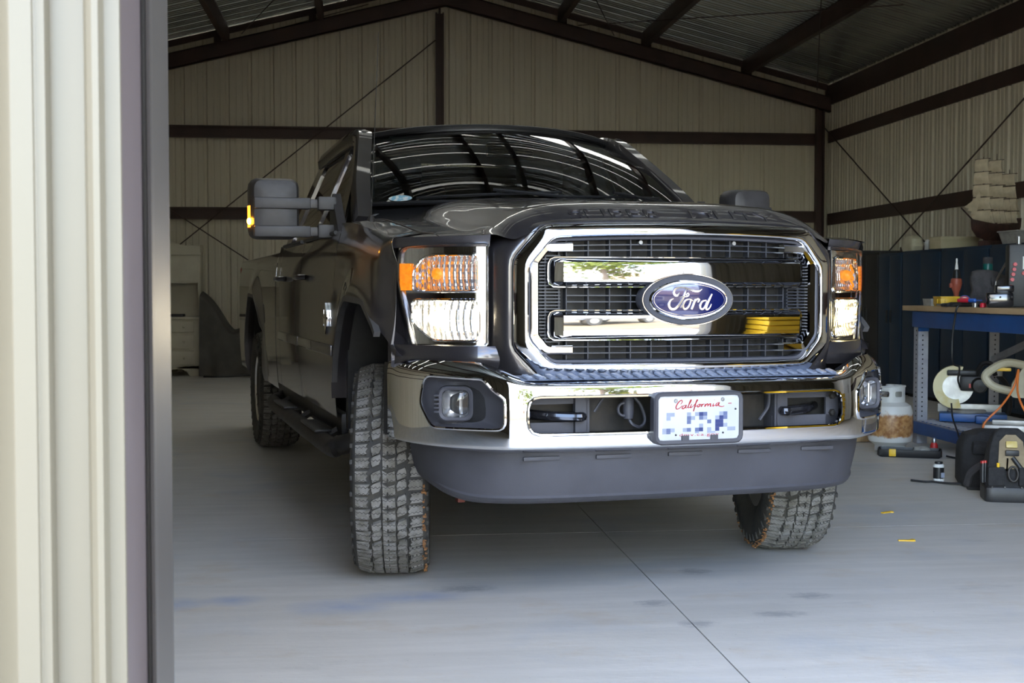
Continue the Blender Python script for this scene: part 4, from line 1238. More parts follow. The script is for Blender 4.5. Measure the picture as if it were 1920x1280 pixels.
# ---- valance (air dam)
_vplan = np.array([(0, -0.915), (0.3, -0.91), (0.52, -0.895), (0.66, -0.85), (0.76, -0.775), (0.84, -0.67), (0.88, -0.56), (0.892, -0.45)])
_vs = np.r_[0, np.cumsum(np.linalg.norm(np.diff(_vplan, axis=0), axis=1))]
_vx, _vy = pchip(_vs, _vplan[:, 0]), pchip(_vs, _vplan[:, 1])
def val_fn(A, B):
    a = np.abs(A)
    zb = 0.388 + 0.055 * sstep(0.72, 1.12, a)
    zt = 0.600
    z = zb + (zt - zb) * B
    y = _vy(a) + 0.045 * (1 - B) ** 1.5 + 0.03 * np.clip((0.14 - B) / 0.14, 0, 1) ** 2 - 0.010 * (B < 0.16) * (B > 0.02)
    return np.sign(A) * _vx(a) * (1 - 0.045 * (1 - B) ** 2 * sstep(0.7, 1.1, a)), y, z
VM = float(_vs[-1])
va = MB().sheet(val_fn, np.linspace(-VM, VM, 110), np.linspace(0, 1, 26))
vl = P('air_dam', va, M['grey_plastic'], angle=25)
for xx in (-0.53, -0.27, 0.0, 0.27, 0.53):
    P('clip_tab', MB().box((xx, -0.912 + 0.10 * abs(xx) ** 3, 0.556), (0.13, 0.012, 0.014), bev=0.003), M['grey_plastic'], vl)

# ---- wheels
R_T, W_T = 0.42, 0.148
def tread_mb(seed=0):
    mb = MB(); rnd = random.Random(seed)
    N = 52; Lp = 2 * PI * R_T / N
    def pos(w, a, dr):
        drop = 0.014 * max(0, (abs(w) - 0.085) / 0.04) ** 2
        r = R_T - 0.002 - drop + dr
        t = a / R_T
        return (w, r * math.sin(t), r * math.cos(t))
    def block(pts, a0, h=0.013):
        cw = sum(p[0] for p in pts) / len(pts); ca = sum(p[1] for p in pts) / len(pts)
        top = [pos(w, a0 + a, 0.0) for w, a in pts]
        bot = [pos(cw + (w - cw) * 1.10, a0 + ca + (a - ca) * 1.08, -h - 0.004) for w, a in pts]
        n = len(pts)
        mb.add(top + bot, [tuple(range(n))] + [(i, n + i, n + (i + 1) % n, (i + 1) % n) for i in range(n)])
    for i in range(N):
        a0 = i * Lp; j = 0.004 * ((i % 2) * 2 - 1)
        for s, off in ((1, 0.0), (-1, Lp * 0.5)):
            m_ = lambda pts: [(s * w, s * a + off) for w, a in pts]
            e = 0.074 + j
            block(m_([(0.125, 0.002), (e, 0.001), (e + 0.007, 0.010), (e, 0.019), (e + 0.008, 0.030), (e + 0.002, 0.040), (0.125, 0.041)]), a0)
            block(m_([(0.066, 0.012), (0.058, 0.004), (0.032, -0.006), (0.029, 0.014), (0.036, 0.031), (0.060, 0.041), (0.064, 0.03)]), a0 + j)
        block([(-0.022, 0.002), (0.006, 0.010), (0.024, 0.000), (0.022, 0.046), (0.008, 0.043), (0.007, 0.030), (0.002, 0.030), (0.002, 0.042), (-0.025, 0.040)], a0)
    return mb
tread_proto = None
def wheel(x, y, s):
    global tread_proto
    wh = node('wheel', trk, (x, y, 0.42))
    steer = -0.235 if y < 1 else 0.0
    prof = [(0.232, -0.115), (0.245, -0.130), (0.30, -0.146), (0.345, -0.148), (0.38, -0.140), (0.400, -0.130), (0.403, -0.118), (0.404, 0), (0.403, 0.118), (0.400, 0.130), (0.38, 0.140), (0.345, 0.148), (0.30, 0.146), (0.245, 0.130), (0.232, 0.115)]
    if tread_proto is None:
        ty = MB().lathe(prof, 72, (0, 0, 0), 'x')
        # lettering ridges and rim protector on the sidewalls
        for sg in (-1, 1):
            for k in range(40):
                a = 2 * PI * k / 40
                ty.box((sg * 0.141, 0.372 * math.sin(a), 0.372 * math.cos(a)), (0.012, 0.018, 0.03), rot=(-a, 0, 0), bev=0.003)
        o1 = P('tyre', ty, M['rubber'], wh, angle=50)
        o2 = P('tread', tread_mb(), M['tread'], wh, angle=20); o2['kind'] = 'stuff'
        rim = MB().lathe([(0.238, -0.118), (0.232, -0.11), (0.215, -0.06), (0.21, 0.06), (0.232, 0.11), (0.240, 0.122), (0.236, 0.126), (0.222, 0.118), (0.205, 0.09)], 48, (0, 0, 0), 'x')
        for k in range(8):
            a = 2 * PI * k / 8
            rim.box((0.075, 0.135 * math.sin(a), 0.135 * math.cos(a)), (0.035, 0.052, 0.16), rot=(-a, 0, 0), bev=0.01)
        rim.lathe([(0.0, 0.105), (0.045, 0.105), (0.055, 0.095), (0.075, 0.085), (0.08, 0.05), (0.0, 0.03)], 24, (0, 0, 0), 'x')
        o3 = P('rim', rim, M['chrome'], wh)
        nu = MB()
        for k in range(8):
            a = 2 * PI * (k + 0.5) / 8
            nu.lathe([(0.011, 0.07), (0.011, 0.105), (0.007, 0.112), (0, 0.112)], 6, (0, 0.085 * math.sin(a), 0.085 * math.cos(a)), 'x')
        o4 = P('lug_nuts', nu, M['chrome'], wh)
        o5 = P('brake_drum', MB().lathe([(0.0, -0.05), (0.17, -0.05), (0.18, -0.02), (0.18, 0.02), (0, 0.03)], 28, (0, 0, 0), 'x'), M['dark_steel'], wh)
        tread_proto = (o1, o2, o3, o4, o5)
    else:
        for o in tread_proto:
            c = share(o.name.split('.')[0], o.data, wh)
            if 'kind' in o: c['kind'] = o['kind']
    wh.rotation_euler = (0.05 if s > 0 else 0.35, 0, steer + (PI if s < 0 else 0))
    if y > 1: return wh
    rnd = random.Random(int(x * 10 + y))
    md = MB()
    for k in range(280):
        a = rnd.uniform(0, 2 * PI); r = 0.42 - rnd.uniform(0.006, 0.030); z = -0.128 - rnd.uniform(-0.004, 0.010)
        w = rnd.uniform(0.002, 0.007)
        md.box((z, r * math.sin(a), r * math.cos(a)), (0.008, w * 1.6, w), rot=(-a + rnd.uniform(-.5, .5), 0, 0))
    o = P('dried_mud', md, M['mud'], wh, smooth=False); o['kind'] = 'stuff'
    return wh
for x, s in ((-0.8675, -1), (0.8675, 1)):
    wheel(x, 0, s)
for x, s in ((-0.855, -1), (0.855, 1)):
    wheel(x, WB, s)
# axles, springs, steering, underbody
P('front_axle', MB().tube([(-0.72, 0, 0.40), (0.72, 0, 0.40)], 0.05, 12).sphere((0.28, 0, 0.39), (0.16, 0.15, 0.14)).tube([(-0.68, -0.14, 0.40), (0.68, -0.14, 0.42)], 0.02, 8), M['dark_steel'])
P('rear_axle', MB().tube([(-0.72, WB, 0.42), (0.72, WB, 0.42)], 0.06, 12).sphere((0, WB, 0.42), (0.19, 0.17, 0.17)), M['dark_steel'])
for s in (-1, 1):
    P('shock_absorber', MB().tube([(s * 0.60, 0.08, 0.36), (s * 0.56, 0.10, 0.95)], 0.035, 10).tube([(s * 0.66, 0.0, 0.46), (s * 0.62, 0.0, 0.82)], 0.07, 12), M['dark_steel'])
    P('frame_rail', MB().box((s * 0.46, 2.3, 0.62), (0.09, 6.0, 0.18), bev=0.01), M['dark_steel'])
    P('spring_hanger', MB().box((s * 0.665, -0.30, 0.42), (0.03, 0.05, 0.20), bev=0.005), mat('rusty_red_bracket', (0.20, 0.05, 0.03), 0.6))
P('engine_bay', MB().box((0, -0.05, 0.98), (1.28, 1.2, 0.62)).box((0, 0.0, 0.60), (0.8, 1.1, 0.24)), M['black_plastic'])
P('cab_light_block', MB().box((0, 1.83, 0.82), (1.88, 2.30, 0.74)).box((0, 4.35, 0.86), (1.25, 2.6, 0.5)).box((0, 3.4, 0.84), (1.88, 0.7, 0.7)).box((0, 5.3, 0.9), (1.88, 0.5, 0.6)), M['black_plastic'])  # black boxes added inside the body to block light at the panel gaps
for s in (-1, 1):
    P('inner_wheel_well', MB().box((s * 0.79, 0.09, 1.14), (0.34, 0.96, 0.03)).box((s * 0.79, 0.555, 0.85), (0.34, 0.06, 0.66)), M['black_plastic'])
    P('inner_wheel_well', MB().box((s * 0.80, 4.37, 1.17), (0.34, 1.1, 0.03)), M['black_plastic'])

# ---- cab sides
_sxd = _sx
def side_sheet(s, y0, y1, z0, z1, holes=(), yc=None, lip=None, ny=None, nz=30):
    def fn(A, B):
        x = _sxd(B) + (flare_bulge(A, B, yc) if yc is not None else 0)
        return s * x, A, B
    return MB().sheet(fn, np.linspace(y0, y1, ny or max(8, int((y1 - y0) / 0.05))), np.linspace(z0, z1, nz), holes, lip)
def yA(z): return 0.80 + (z - 1.40) / 0.53 * 0.76
def gx_(z): return 0.945 - 0.235 * (z - 1.39) / 0.54
for s in (-1, 1):
    for nm, y0, y1 in (('front_door', 0.675, 1.855), ('rear_door', 1.865, 2.80)):
        dr = P(nm, side_sheet(s, y0, y1, 0.56, 1.40), M['paint'], angle=50)
        hy = y1 - 0.17
        P('door_handle', MB().tube(cat([(s * 1.0, hy - 0.09, 1.20), (s * 1.035, hy - 0.06, 1.20), (s * 1.038, hy + 0.05, 1.20), (s * 1.0, hy + 0.08, 1.20)], 4), 0.014, 8), M['paint'], dr)
        P('door_moulding', MB().box((s * 1.006, (y0 + y1) / 2, 0.86), (0.016, y1 - y0 - 0.03, 0.05), bev=0.006), M['paint'], dr)
        P('belt_seal', MB().tube([(s * 0.968, y0 + 0.12, 1.395), (s * 0.968, y1, 1.395)], 0.010, 6), M['black_plastic'], dr)
        # upper frame with its pane
        ya = (lambda z: yA(z)) if nm == 'front_door' else (lambda z: 1.865 + 0 * z)
        def fr(A, B, ya=ya, y1=y1):
            z = 1.39 + 0.545 * B
            y = ya(z) + (y1 - ya(z)) * A
            return s * gx_(z), y, z
        top = 1.905
        if nm == 'front_door': win = [(0.93, 1.405), (1.80, 1.405), (1.80, 1.885), (1.60, 1.885)]
        else: win = [(1.915, 1.405), (2.74, 1.405), (2.70, 1.87), (1.915, 1.885)]
        wc = [((y - float(ya(z))) / (y1 - float(ya(z))), (z - 1.39) / 0.545) for y, z in rpoly(win, 0.04, 5)]
        P('window_frame', MB().sheet(fr, np.linspace(0, 1, 50), np.linspace(0, 1, 34), [wc], lip=(-0.03 * s, 0, 0)), M['paint'], dr, angle=50)
        P('window_pane', MB().add([(s * (gx_(z) - 0.012), y, z) for y, z in rpoly(win, 0.03, 4)], [tuple(range(20))]), M['side_glass'], dr, smooth=False)
    cc = P('cab_corner', side_sheet(s, 2.81, 3.0, 0.56, 1.40).sheet(lambda A, B: (s * gx_(1.39 + 0.545 * B), 2.81 + 0.17 * A, 1.39 + 0.545 * B), np.linspace(0, 1, 4), np.linspace(0, 1, 10)), M['paint'], angle=50)
    P('rocker_panel', MB().box((s * 0.93, 1.83, 0.53), (0.08, 2.32, 0.10), bev=0.02), M['black_plastic'])
    # pillars: windscreen pillar, roof rail, drip moulding
    P('a_pillar', MB().sweep(cat([(s * 0.845, 0.74, 1.435), (s * 0.805, 1.02, 1.615), (s * 0.735, 1.36, 1.815), (s * 0.692, 1.62, 1.930), (s * 0.690, 2.1, 1.945), (s * 0.690, 2.93, 1.925)], 5), [(-0.05, -0.045), (0.042, -0.045), (0.05, -0.01), (0.035, 0.035), (-0.03, 0.04), (-0.055, 0.0)]), M['paint'], angle=50)
    P('roof_rail', MB().tube([(s * 0.700, 1.55, 1.935), (s * 0.703, 2.3, 1.945), (s * 0.70, 2.98, 1.925)], 0.028, 8), M['paint'])
    # bed side
    bs = P('bed_side', side_sheet(s, 3.03, 5.70, 0.52, 1.36, [arch_contour(WB)], WB, lip=(-0.07 * s, 0, 0), ny=110, nz=46).sheet(lambda A, B: (s * (0.88 + 0.095 * A), 3.03 + 2.67 * B, 1.36 + 0.018 * np.sin(A * PI)), np.linspace(0, 1, 6), np.linspace(0, 1, 8)), M['paint'], angle=50)
    P('arch_lip', MB().sweep([(s * (float(side_x(z)) + float(flare_bulge(y, z, WB)) - 0.012), y, z) for y, z in arch_contour(WB) if z > 0.52], [(-0.012, -0.012), (0.012, -0.012), (0.012, 0.012), (-0.012, 0.012)], up=(1, 0, 0)), M['flare'], bs)
    P('tail_lamp', MB().box((s * 0.94, 5.67, 1.15), (0.10, 0.10, 0.34), bev=0.02), M['red_lens'])
    # step bar
    sb = P('step_bar', MB().tube(cat([(s * 0.93, 0.36, 0.50), (s * 1.02, 0.42, 0.465), (s * 1.045, 0.62, 0.455), (s * 1.045, 2.6, 0.455), (s * 1.01, 2.85, 0.46), (s * 0.93, 2.95, 0.49)], 6), 0.042, 12), M['dark_steel'])
    P('end_collar', MB().lathe([(0.044, -0.03), (0.048, -0.02), (0.048, 0.02), (0.044, 0.03)], 14, (s * 0.95, 0.375, 0.495), 'x'), M['steel'], sb)
    for y in (0.95, 2.15): P('step_pad', MB().box((s * 1.045, y, 0.499), (0.075, 0.5, 0.012), bev=0.004), M['black_plastic'], sb)
    for y in (0.8, 1.7, 2.6): P('step_bracket', MB().tube([(s * 1.02, y, 0.46), (s * 0.88, y, 0.54)], 0.02, 6), M['dark_steel'], sb)
P('tailgate', MB().box((0, 5.70, 1.0), (1.86, 0.06, 0.72), bev=0.01), M['paint'])
P('bed_front', MB().box((0, 3.04, 1.05), (1.80, 0.03, 0.62)).box((0, 4.36, 0.84), (1.80, 2.64, 0.03)), M['paint'])
P('rear_bumper', MB().box((0, 5.86, 0.66), (1.9, 0.16, 0.18), bev=0.03), M['chrome'])

# ---- roof, windscreen, cabin
def roof_fn(A, B):
    yf = 1.36 + 0.27 * A ** 2
    y = yf + (2.99 - yf) * B
    z = 1.968 + 0.026 * (1 - A ** 4) - 0.022 * A ** 2 - 0.022 * np.clip(1 - B / 0.12, 0, 1) ** 2 - 0.03 * np.clip((B - 0.8) / 0.2, 0, 1) ** 2
    return A * 0.705, y, z
P('roof', MB().sheet(roof_fn, np.linspace(-1, 1, 40), np.linspace(0, 1, 30)), M['paint'], angle=60)
P('roof_edge', MB().tube([tuple(float(t) for t in roof_fn(np.array(a), np.array(0.0))) for a in np.linspace(-1, 1, 33)], 0.016, 8), M['black_plastic'])
P('cab_back', MB().prism([(-0.92, 1.37), (0.92, 1.37), (0.69, 1.925), (-0.69, 1.925)], 2.98, 3.0), M['paint'])
rw = P('rear_window', MB().box((0, 2.975, 1.66), (1.2, 0.012, 0.40), bev=0.004), M['side_glass'])
def ws_fn(A, B):
    yb_, yt = 0.52 + 0.34 * A ** 2, 1.345 + 0.285 * A ** 2
    y = yb_ + (yt - yb_) * B - 0.03 * np.sin(B * PI)
    z = 1.535 - 0.005 * A ** 2 + (1.958 - 0.03 * A ** 2 - 1.535 + 0.005 * A ** 2) * B + 0.028 * np.sin(B * PI)
    return A * (0.815 - 0.155 * B), y, z
ws = P('windscreen', MB().sheet(ws_fn, np.linspace(-1, 1, 44), np.linspace(0, 1, 26)), M['glass'], angle=80)
wp = lambda a, b, dz=0.0: tuple(float(t) for t in np.array(ws_fn(np.array(float(a)), np.array(float(b)))) + np.array([0, -dz * 0.6, dz]))
edge = [wp(a, 0) for a in np.linspace(-1, 1, 21)] + [wp(1, b) for b in np.linspace(0.1, 1, 10)] + [wp(a, 1) for a in np.linspace(0.9, -1, 20)] + [wp(-1, b) for b in np.linspace(0.9, 0.1, 9)]
P('windscreen_seal', MB().tube(edge, 0.011, 6, True), M['black_plastic'], ws)
stk = [wp(-0.93 + 0.12 * (0.5 + 0.5 * math.cos(a)) + 0.04, 0.045 + 0.03 * math.sin(a), 0.003) for a in np.linspace(0, 2 * PI, 20, endpoint=False)]
P('sticker', MB().add(stk, [tuple(range(20))]), M['sticker'], ws, smooth=False)
P('cowl', MB().sheet(lambda A, B: (A * 0.83, 0.50 + 0.35 * A ** 2 + 0.10 * B, 1.530 - 0.06 * A ** 2 * (1 - B) - 0.01 * (1 - B)), np.linspace(-1, 1, 30), np.linspace(-0.5, 0.6, 6)), M['black_plastic'])
for a0, a1 in ((-0.75, 0.05), (0.0, 0.75)):
    wi = node('wiper', trk)
    P('blade', MB().tube([wp(a, 0.02 + 0.05 * t, 0.012) for t, a in zip(np.linspace(0, 1, 8), np.linspace(a0, a1, 8))], 0.007, 6), M['black_plastic'], wi)
    P('arm', MB().tube([wp(a1, 0.01, 0.02), wp((a0 + a1) / 2, 0.05, 0.03)], 0.008, 6), M['black_plastic'], wi)
P('dashboard', MB().box((0, 1.02, 1.40), (1.60, 0.42, 0.20), bev=0.05).box((0.42, 1.05, 1.50), (0.40, 0.30, 0.10), bev=0.04), M['dash'])
for x in (-0.42, 0.42):
    st = node('front_seat', trk)
    P('backrest', MB().box((x, 2.0, 1.40), (0.54, 0.16, 0.66), rot=(-0.2, 0, 0), bev=0.06), M['seat'], st)
    P('cushion', MB().box((x, 1.72, 1.10), (0.54, 0.55, 0.16), bev=0.05), M['seat'], st)
    P('headrest', MB().box((x, 2.08, 1.80), (0.28, 0.10, 0.17), rot=(-0.1, 0, 0), bev=0.045), M['seat'], st)
P('rear_bench', MB().box((0, 2.82, 1.36), (1.5, 0.14, 0.6), bev=0.05), M['seat'])
sw = node('steering_wheel', trk, (0.42, 1.36, 1.43), (math.radians(-62), 0, 0))
P('wheel_ring', MB().tube([(0.19 * math.cos(a), 0.19 * math.sin(a), 0) for a in np.linspace(0, 2 * PI, 28, endpoint=False)], 0.016, 8, True), M['dash'], sw)
P('hub', MB().box((0, 0, -0.01), (0.15, 0.13, 0.05), bev=0.02).box((0, 0, 0), (0.36, 0.03, 0.016)).box((0, -0.09, 0), (0.03, 0.18, 0.016)), M['dash'], sw)
P('cabin_mirror', MB().box((0.0, 1.27, 1.845), (0.25, 0.035, 0.075), bev=0.015).tube([(0, 1.28, 1.86), (0, 1.36, 1.93)], 0.012, 6), M['dash'])
P('headliner', MB().sheet(lambda A, B: (A * 0.66, 1.45 + 0.25 * A ** 2 + 1.45 * B, 1.93 + 0 * A), np.linspace(-1, 1, 12), np.linspace(0, 1, 4)), M['trim_grey'])
for s in (-1, 1):
    P('sun_visor', MB().box((s * 0.36, 1.50, 1.905), (0.42, 0.17, 0.02), rot=(0.35, 0, 0), bev=0.008), M['trim_grey'])
    P('inner_pillar_trim', MB().tube([(s * 0.79, 0.98, 1.54), (s * 0.70, 1.40, 1.80), (s * 0.655, 1.64, 1.90)], 0.03, 8).tube([(s * 0.86, 1.86, 1.40), (s * 0.66, 1.86, 1.92)], 0.04, 8), M['trim_grey'])

# ---- tow mirrors
for s in (-1, 1):
    mr = node('door_mirror', trk)
    y0 = 1.0
    def msec(z0, z1, k=1.0):
        c = resample(rrect(1.105, 1.335, z0, z1, 0.045, 5), 48)
        return c
    c = msec(1.372, 1.655)
    cx_, cz_ = 1.22, 1.513
    ring = lambda kx, kz, y: [(s * (cx_ + (a - cx_) * kx), y, cz_ + (b - cz_) * kz) for a, b in c]
    P('mirror_shell', MB().loops([ring(0.97, 0.97, y0 + 0.13), ring(1, 1, y0 + 0.11), ring(1, 1, y0 + 0.04), ring(0.96, 0.965, y0 - 0.005), ring(0.85, 0.90, y0 - 0.03), ring(0.5, 0.6, y0 - 0.04), ring(0.01, 0.01, y0 - 0.042)], True, True), M['mirror_plastic'], mr, angle=40)
    P('mirror_glass', MB().box((s * cx_, y0 + 0.131, cz_), (0.19, 0.004, 0.23), bev=0.001), M['chrome'], mr)
    for z in (1.535, 1.405):
        P('telescopic_arm', MB().box((s * 1.19, y0 - 0.03, z), (0.26, 0.05, 0.052), bev=0.008).box((s * 1.03, y0 - 0.025, z), (0.14, 0.035, 0.042), bev=0.006), M['mirror_plastic'], mr)
        P('arm_knuckle', MB().box((s * 0.985, y0 - 0.035, z + 0.002), (0.085, 0.07, 0.062), bev=0.010), M['flare'], mr)
    P('mount_base', MB().prism([(0.80, 1.40), (1.06, 1.40), (1.06, 1.50), (0.98, 1.585), (0.90, 1.50)], s * 0.915, s * 0.955, 'x'), M['mirror_plastic'], mr)
    P('turn_signal', MB().sheet(lambda A, B: (s * (1.322 + 0.018 * np.sin(A * PI / 2)), y0 - 0.02 + 0.08 * A, 1.425 + 0.10 * B), np.linspace(0, 1, 6), np.linspace(0, 1, 6)), M['amber_glow'] if s < 0 else M['amber'], mr)
    if s < 0:
        P('turn_lamp', MB().sphere((s * 1.338, y0 + 0.005, 1.452), (0.010, 0.016, 0.016)), M['amber_lit'], mr)

# ---- aerial
an = P('aerial', MB().lathe([(0.022, -0.02), (0.018, 0.0), (0.010, 0.02), (0.0, 0.022)], 12, (-0.87, 0.44, 1.435), 'z').tube([(-0.87, 0.44, 1.44), (-0.868, 0.36, 1.82), (-0.865, 0.28, 2.21)], 0.0016, 6), M['dark_steel'])

# ================================================================== THINGS ALONG THE RIGHT SIDE
M['bench_blue'] = mat('bench_blue_paint', (0.010, 0.085, 0.30), 0.4, 0, (0.009, 0.072, 0.26), 8)
M['bench_grey'] = mat('bench_grey_paint', (0.36, 0.36, 0.39), 0.5, 0.1, (0.31, 0.31, 0.34), 10)
M['pine'] = mat('pine_board', (0.56, 0.40, 0.23), 0.6, 0, (0.46, 0.31, 0.17), 4, stretch=(12, 0.6, 3))
M['locker_blue'] = mat('dark_blue_locker', (0.004, 0.022, 0.050), 0.5, 0, (0.0035, 0.018, 0.042), 3)
M['locker_dark'] = mat('charcoal_locker', (0.022, 0.020, 0.020), 0.6, 0, (0.018, 0.016, 0.016), 3)
M['dark_gap'] = mat('matt_black', (0.012, 0.012, 0.012), 0.8)
M['tank_white'] = mat('tank_enamel', (0.62, 0.62, 0.60), 0.4, 0, (0.55, 0.55, 0.52), 5)
M['black_cloth'] = mat('black_nylon', (0.016, 0.016, 0.018), 0.85, 0, (0.024, 0.024, 0.026), 40, bump=0.3)
M['grey_cloth'] = mat('charcoal_cloth', (0.075, 0.07, 0.075), 0.9, 0, (0.055, 0.052, 0.056), 20, bump=0.3)
M['tan_cloth'] = mat('tan_lining', (0.30, 0.24, 0.15), 0.8, 0, (0.24, 0.19, 0.12), 20, bump=0.2)
M['red'] = mat('red_plastic', (0.55, 0.03, 0.025), 0.4, 0, (0.48, 0.025, 0.02), 10)
M['hot_red'] = mat('bright_red_grip', (0.75, 0.02, 0.05), 0.4)
M['rust_red'] = mat('faded_red_body', (0.42, 0.10, 0.06), 0.5, 0, (0.34, 0.08, 0.05), 10)
M['blue_grip'] = mat('blue_grip', (0.02, 0.13, 0.55), 0.4)
M['teal'] = mat('teal_band', (0.0, 0.12, 0.11), 0.35)
M['green'] = mat('yellow_green_bottle', (0.22, 0.26, 0.06), 0.4)
M['pink'] = mat('pink_dial', (0.80, 0.16, 0.18), 0.5)
M['saw_yellow'] = mat('yellowed_guard', (0.55, 0.42, 0.12), 0.35, 0, (0.62, 0.55, 0.30), 9)
M['beige'] = mat('beige_plastic', (0.50, 0.46, 0.33), 0.5, 0, (0.44, 0.40, 0.28), 12)
M['alloy'] = mat('cast_alloy', (0.45, 0.44, 0.42), 0.45, 0.5, (0.36, 0.35, 0.33), 14)
M['orange'] = mat('orange_cord', (0.75, 0.20, 0.04), 0.5)
M['cream_wood'] = mat('cream_painted_wood', (0.60, 0.55, 0.42), 0.55, 0, (0.55, 0.50, 0.38), 4)
M['sail'] = mat('cream_sailcloth', (0.62, 0.52, 0.36), 0.9, 0, (0.54, 0.45, 0.31), 20)
M['hull'] = mat('dark_ship_hull', (0.035, 0.016, 0.012), 0.6, 0, (0.06, 0.025, 0.018), 12)
M['card'] = mat('card_box', (0.46, 0.40, 0.26), 0.8, 0, (0.40, 0.35, 0.22), 5)
M['clear_tub'] = mat('grey_clear_tub', (0.35, 0.34, 0.31), 0.3, 0, (0.28, 0.27, 0.25), 25)

def rusty_tank():
    m = mat('tank_enamel_rusted', (0.64, 0.63, 0.60), 0.45)
    nt = m.node_tree; n, l = nt.nodes, nt.links; b = n['Principled BSDF']
    co = n.new('ShaderNodeTexCoord'); sp = n.new('ShaderNodeSeparateXYZ')
    l.new(co.outputs['Object'], sp.inputs[0])
    cr = n.new('ShaderNodeValToRGB'); cr.color_ramp.interpolation = 'B_SPLINE'
    e = cr.color_ramp.elements
    e[0].position = 0.10; e[0].color = (0, 0, 0, 1); e[1].position = 0.95; e[1].color = (0, 0, 0, 1)
    for p_, c_ in ((0.26, 0.1), (0.34, 0.9), (0.50, 1.0), (0.70, 0.95), (0.80, 0.25)):
        q = e.new(p_); q.color = (c_, c_, c_, 1)
    mr = n.new('ShaderNodeMapRange'); mr.inputs['From Max'].default_value = 0.36
    l.new(sp.outputs['Z'], mr.inputs['Value']); l.new(mr.outputs['Result'], cr.inputs['Fac'])
    no = n.new('ShaderNodeTexNoise'); no.inputs['Scale'].default_value = 13; no.inputs['Detail'].default_value = 9; no.inputs['Roughness'].default_value = 0.68
    l.new(co.outputs['Object'], no.inputs['Vector'])
    ad = n.new('ShaderNodeMath'); ad.operation = 'MULTIPLY_ADD'; ad.inputs[1].default_value = 0.62
    l.new(cr.outputs['Color'], ad.inputs[0]); l.new(no.outputs['Fac'], ad.inputs[2])
    r2 = n.new('ShaderNodeValToRGB'); r2.color_ramp.elements[0].position = 0.80; r2.color_ramp.elements[1].position = 0.98
    l.new(ad.outputs[0], r2.inputs['Fac'])
    mx = n.new('ShaderNodeMixRGB'); mx.inputs['Color1'].default_value = (0.64, 0.63, 0.60, 1)
    rc = n.new('ShaderNodeValToRGB'); rc.color_ramp.elements[0].color = (0.26, 0.105, 0.03, 1); rc.color_ramp.elements[1].color = (0.48, 0.27, 0.11, 1)
    rc.color_ramp.elements[0].position = 0.35; rc.color_ramp.elements[1].position = 0.65
    n2 = n.new('ShaderNodeTexNoise'); n2.inputs['Scale'].default_value = 34; n2.inputs['Detail'].default_value = 5
    l.new(co.outputs['Object'], n2.inputs['Vector']); l.new(n2.outputs['Fac'], rc.inputs['Fac'])
    l.new(rc.outputs['Color'], mx.inputs['Color2']); l.new(r2.outputs['Color'], mx.inputs['Fac'])
    l.new(mx.outputs['Color'], b.inputs['Base Color'])
    return m
M['rust_tank'] = rusty_tank()

# ---- workbench
BX0, BX1, BY0, BY1, BZ = 4.0, 4.66, 5.6, 9.16, 1.018
wbn = thing('workbench', 'blue and grey steel workbench with pine top and slotted lower shelf', 'workbench', (0, 0, 0))
for k in range(3):
    w = (BX1 + 0.04 - 3.965) / 3
    MB().box((3.965 + w * (k + 0.5), (BY0 + BY1) / 2 + 0.06, BZ - 0.018), (w - 0.003, BY1 - BY0 + 0.16, 0.036), bev=0.003).build('top_board', M['pine'], wbn)
for y_ in (BY1, BY0):
    for x_, sx_ in ((BX0 + 0.02, 1), (BX1 - 0.02, -1)):
        lg = MB()
        lg.box((x_ + sx_ * 0.035, y_ - 0.038, 0.49), (0.075, 0.005, 0.975)).box((x_ - sx_ * 0.002, y_ - 0.0, 0.49), (0.005, 0.075, 0.975))
        l_ = lg.build('leg', M['bench_grey'], wbn)
        ho = MB()
        for k in range(22):
            ho.lathe([(0.0, -0.0008), (0.006, -0.0008), (0.006, 0.002)], 8, (x_ + sx_ * 0.03, y_ - 0.041, 0.10 + 0.035 * k), 'y')
            ho.lathe([(0.0, -0.0008), (0.006, -0.0008), (0.006, 0.002)], 8, (x_ - sx_ * 0.005, y_ - 0.01, 0.10 + 0.035 * k), 'x')
        ho.build('slot_holes', M['dark_gap'], l_, smooth=False)
        MB().box((x_ + sx_ * 0.036, y_ - 0.040, 0.865), (0.082, 0.008, 0.07)).build('leg_bracket', M['bench_blue'], l_)
MB().box((BX0, (BY0 + BY1) / 2, 0.92), (0.035, BY1 - BY0, 0.115), bev=0.006).build('front_beam', M['bench_blue'], wbn)
MB().box((BX1, (BY0 + BY1) / 2, 0.92), (0.035, BY1 - BY0, 0.115), bev=0.006).build('rear_beam', M['bench_blue'], wbn)
MB().box(((BX0 + BX1) / 2, BY1 - 0.02, 0.92), (BX1 - BX0 - 0.1, 0.035, 0.10), bev=0.006).build('end_beam', M['bench_blue'], wbn)
MB().box((BX0 - 0.005, (BY0 + BY1) / 2, 0.125), (0.035, BY1 - BY0 + 0.05, 0.085), bev=0.006).build('shelf_beam', M['bench_blue'], wbn)
MB().box((BX1, (BY0 + BY1) / 2, 0.125), (0.035, BY1 - BY0, 0.085), bev=0.006).build('shelf_beam', M['bench_blue'], wbn)
MB().box(((BX0 + BX1) / 2, BY1 - 0.03, 0.125), (BX1 - BX0 - 0.1, 0.035, 0.085), bev=0.006).build('shelf_beam', M['bench_blue'], wbn)
sh_ = MB().box(((BX0 + BX1) / 2 + 0.06, (BY0 + BY1) / 2, 0.176), (BX1 - BX0 - 0.15, BY1 - BY0 - 0.1, 0.012)).build('shelf_deck', M['bench_grey'], wbn)
sl = MB()
sl.box((BX0 + 0.005, (BY0 + BY1) / 2, 0.170), (0.006, BY1 - BY0, 0.006)).box((BX0 + 0.125, (BY0 + BY1) / 2, 0.182), (0.01, BY1 - BY0, 0.006))
yy = BY0
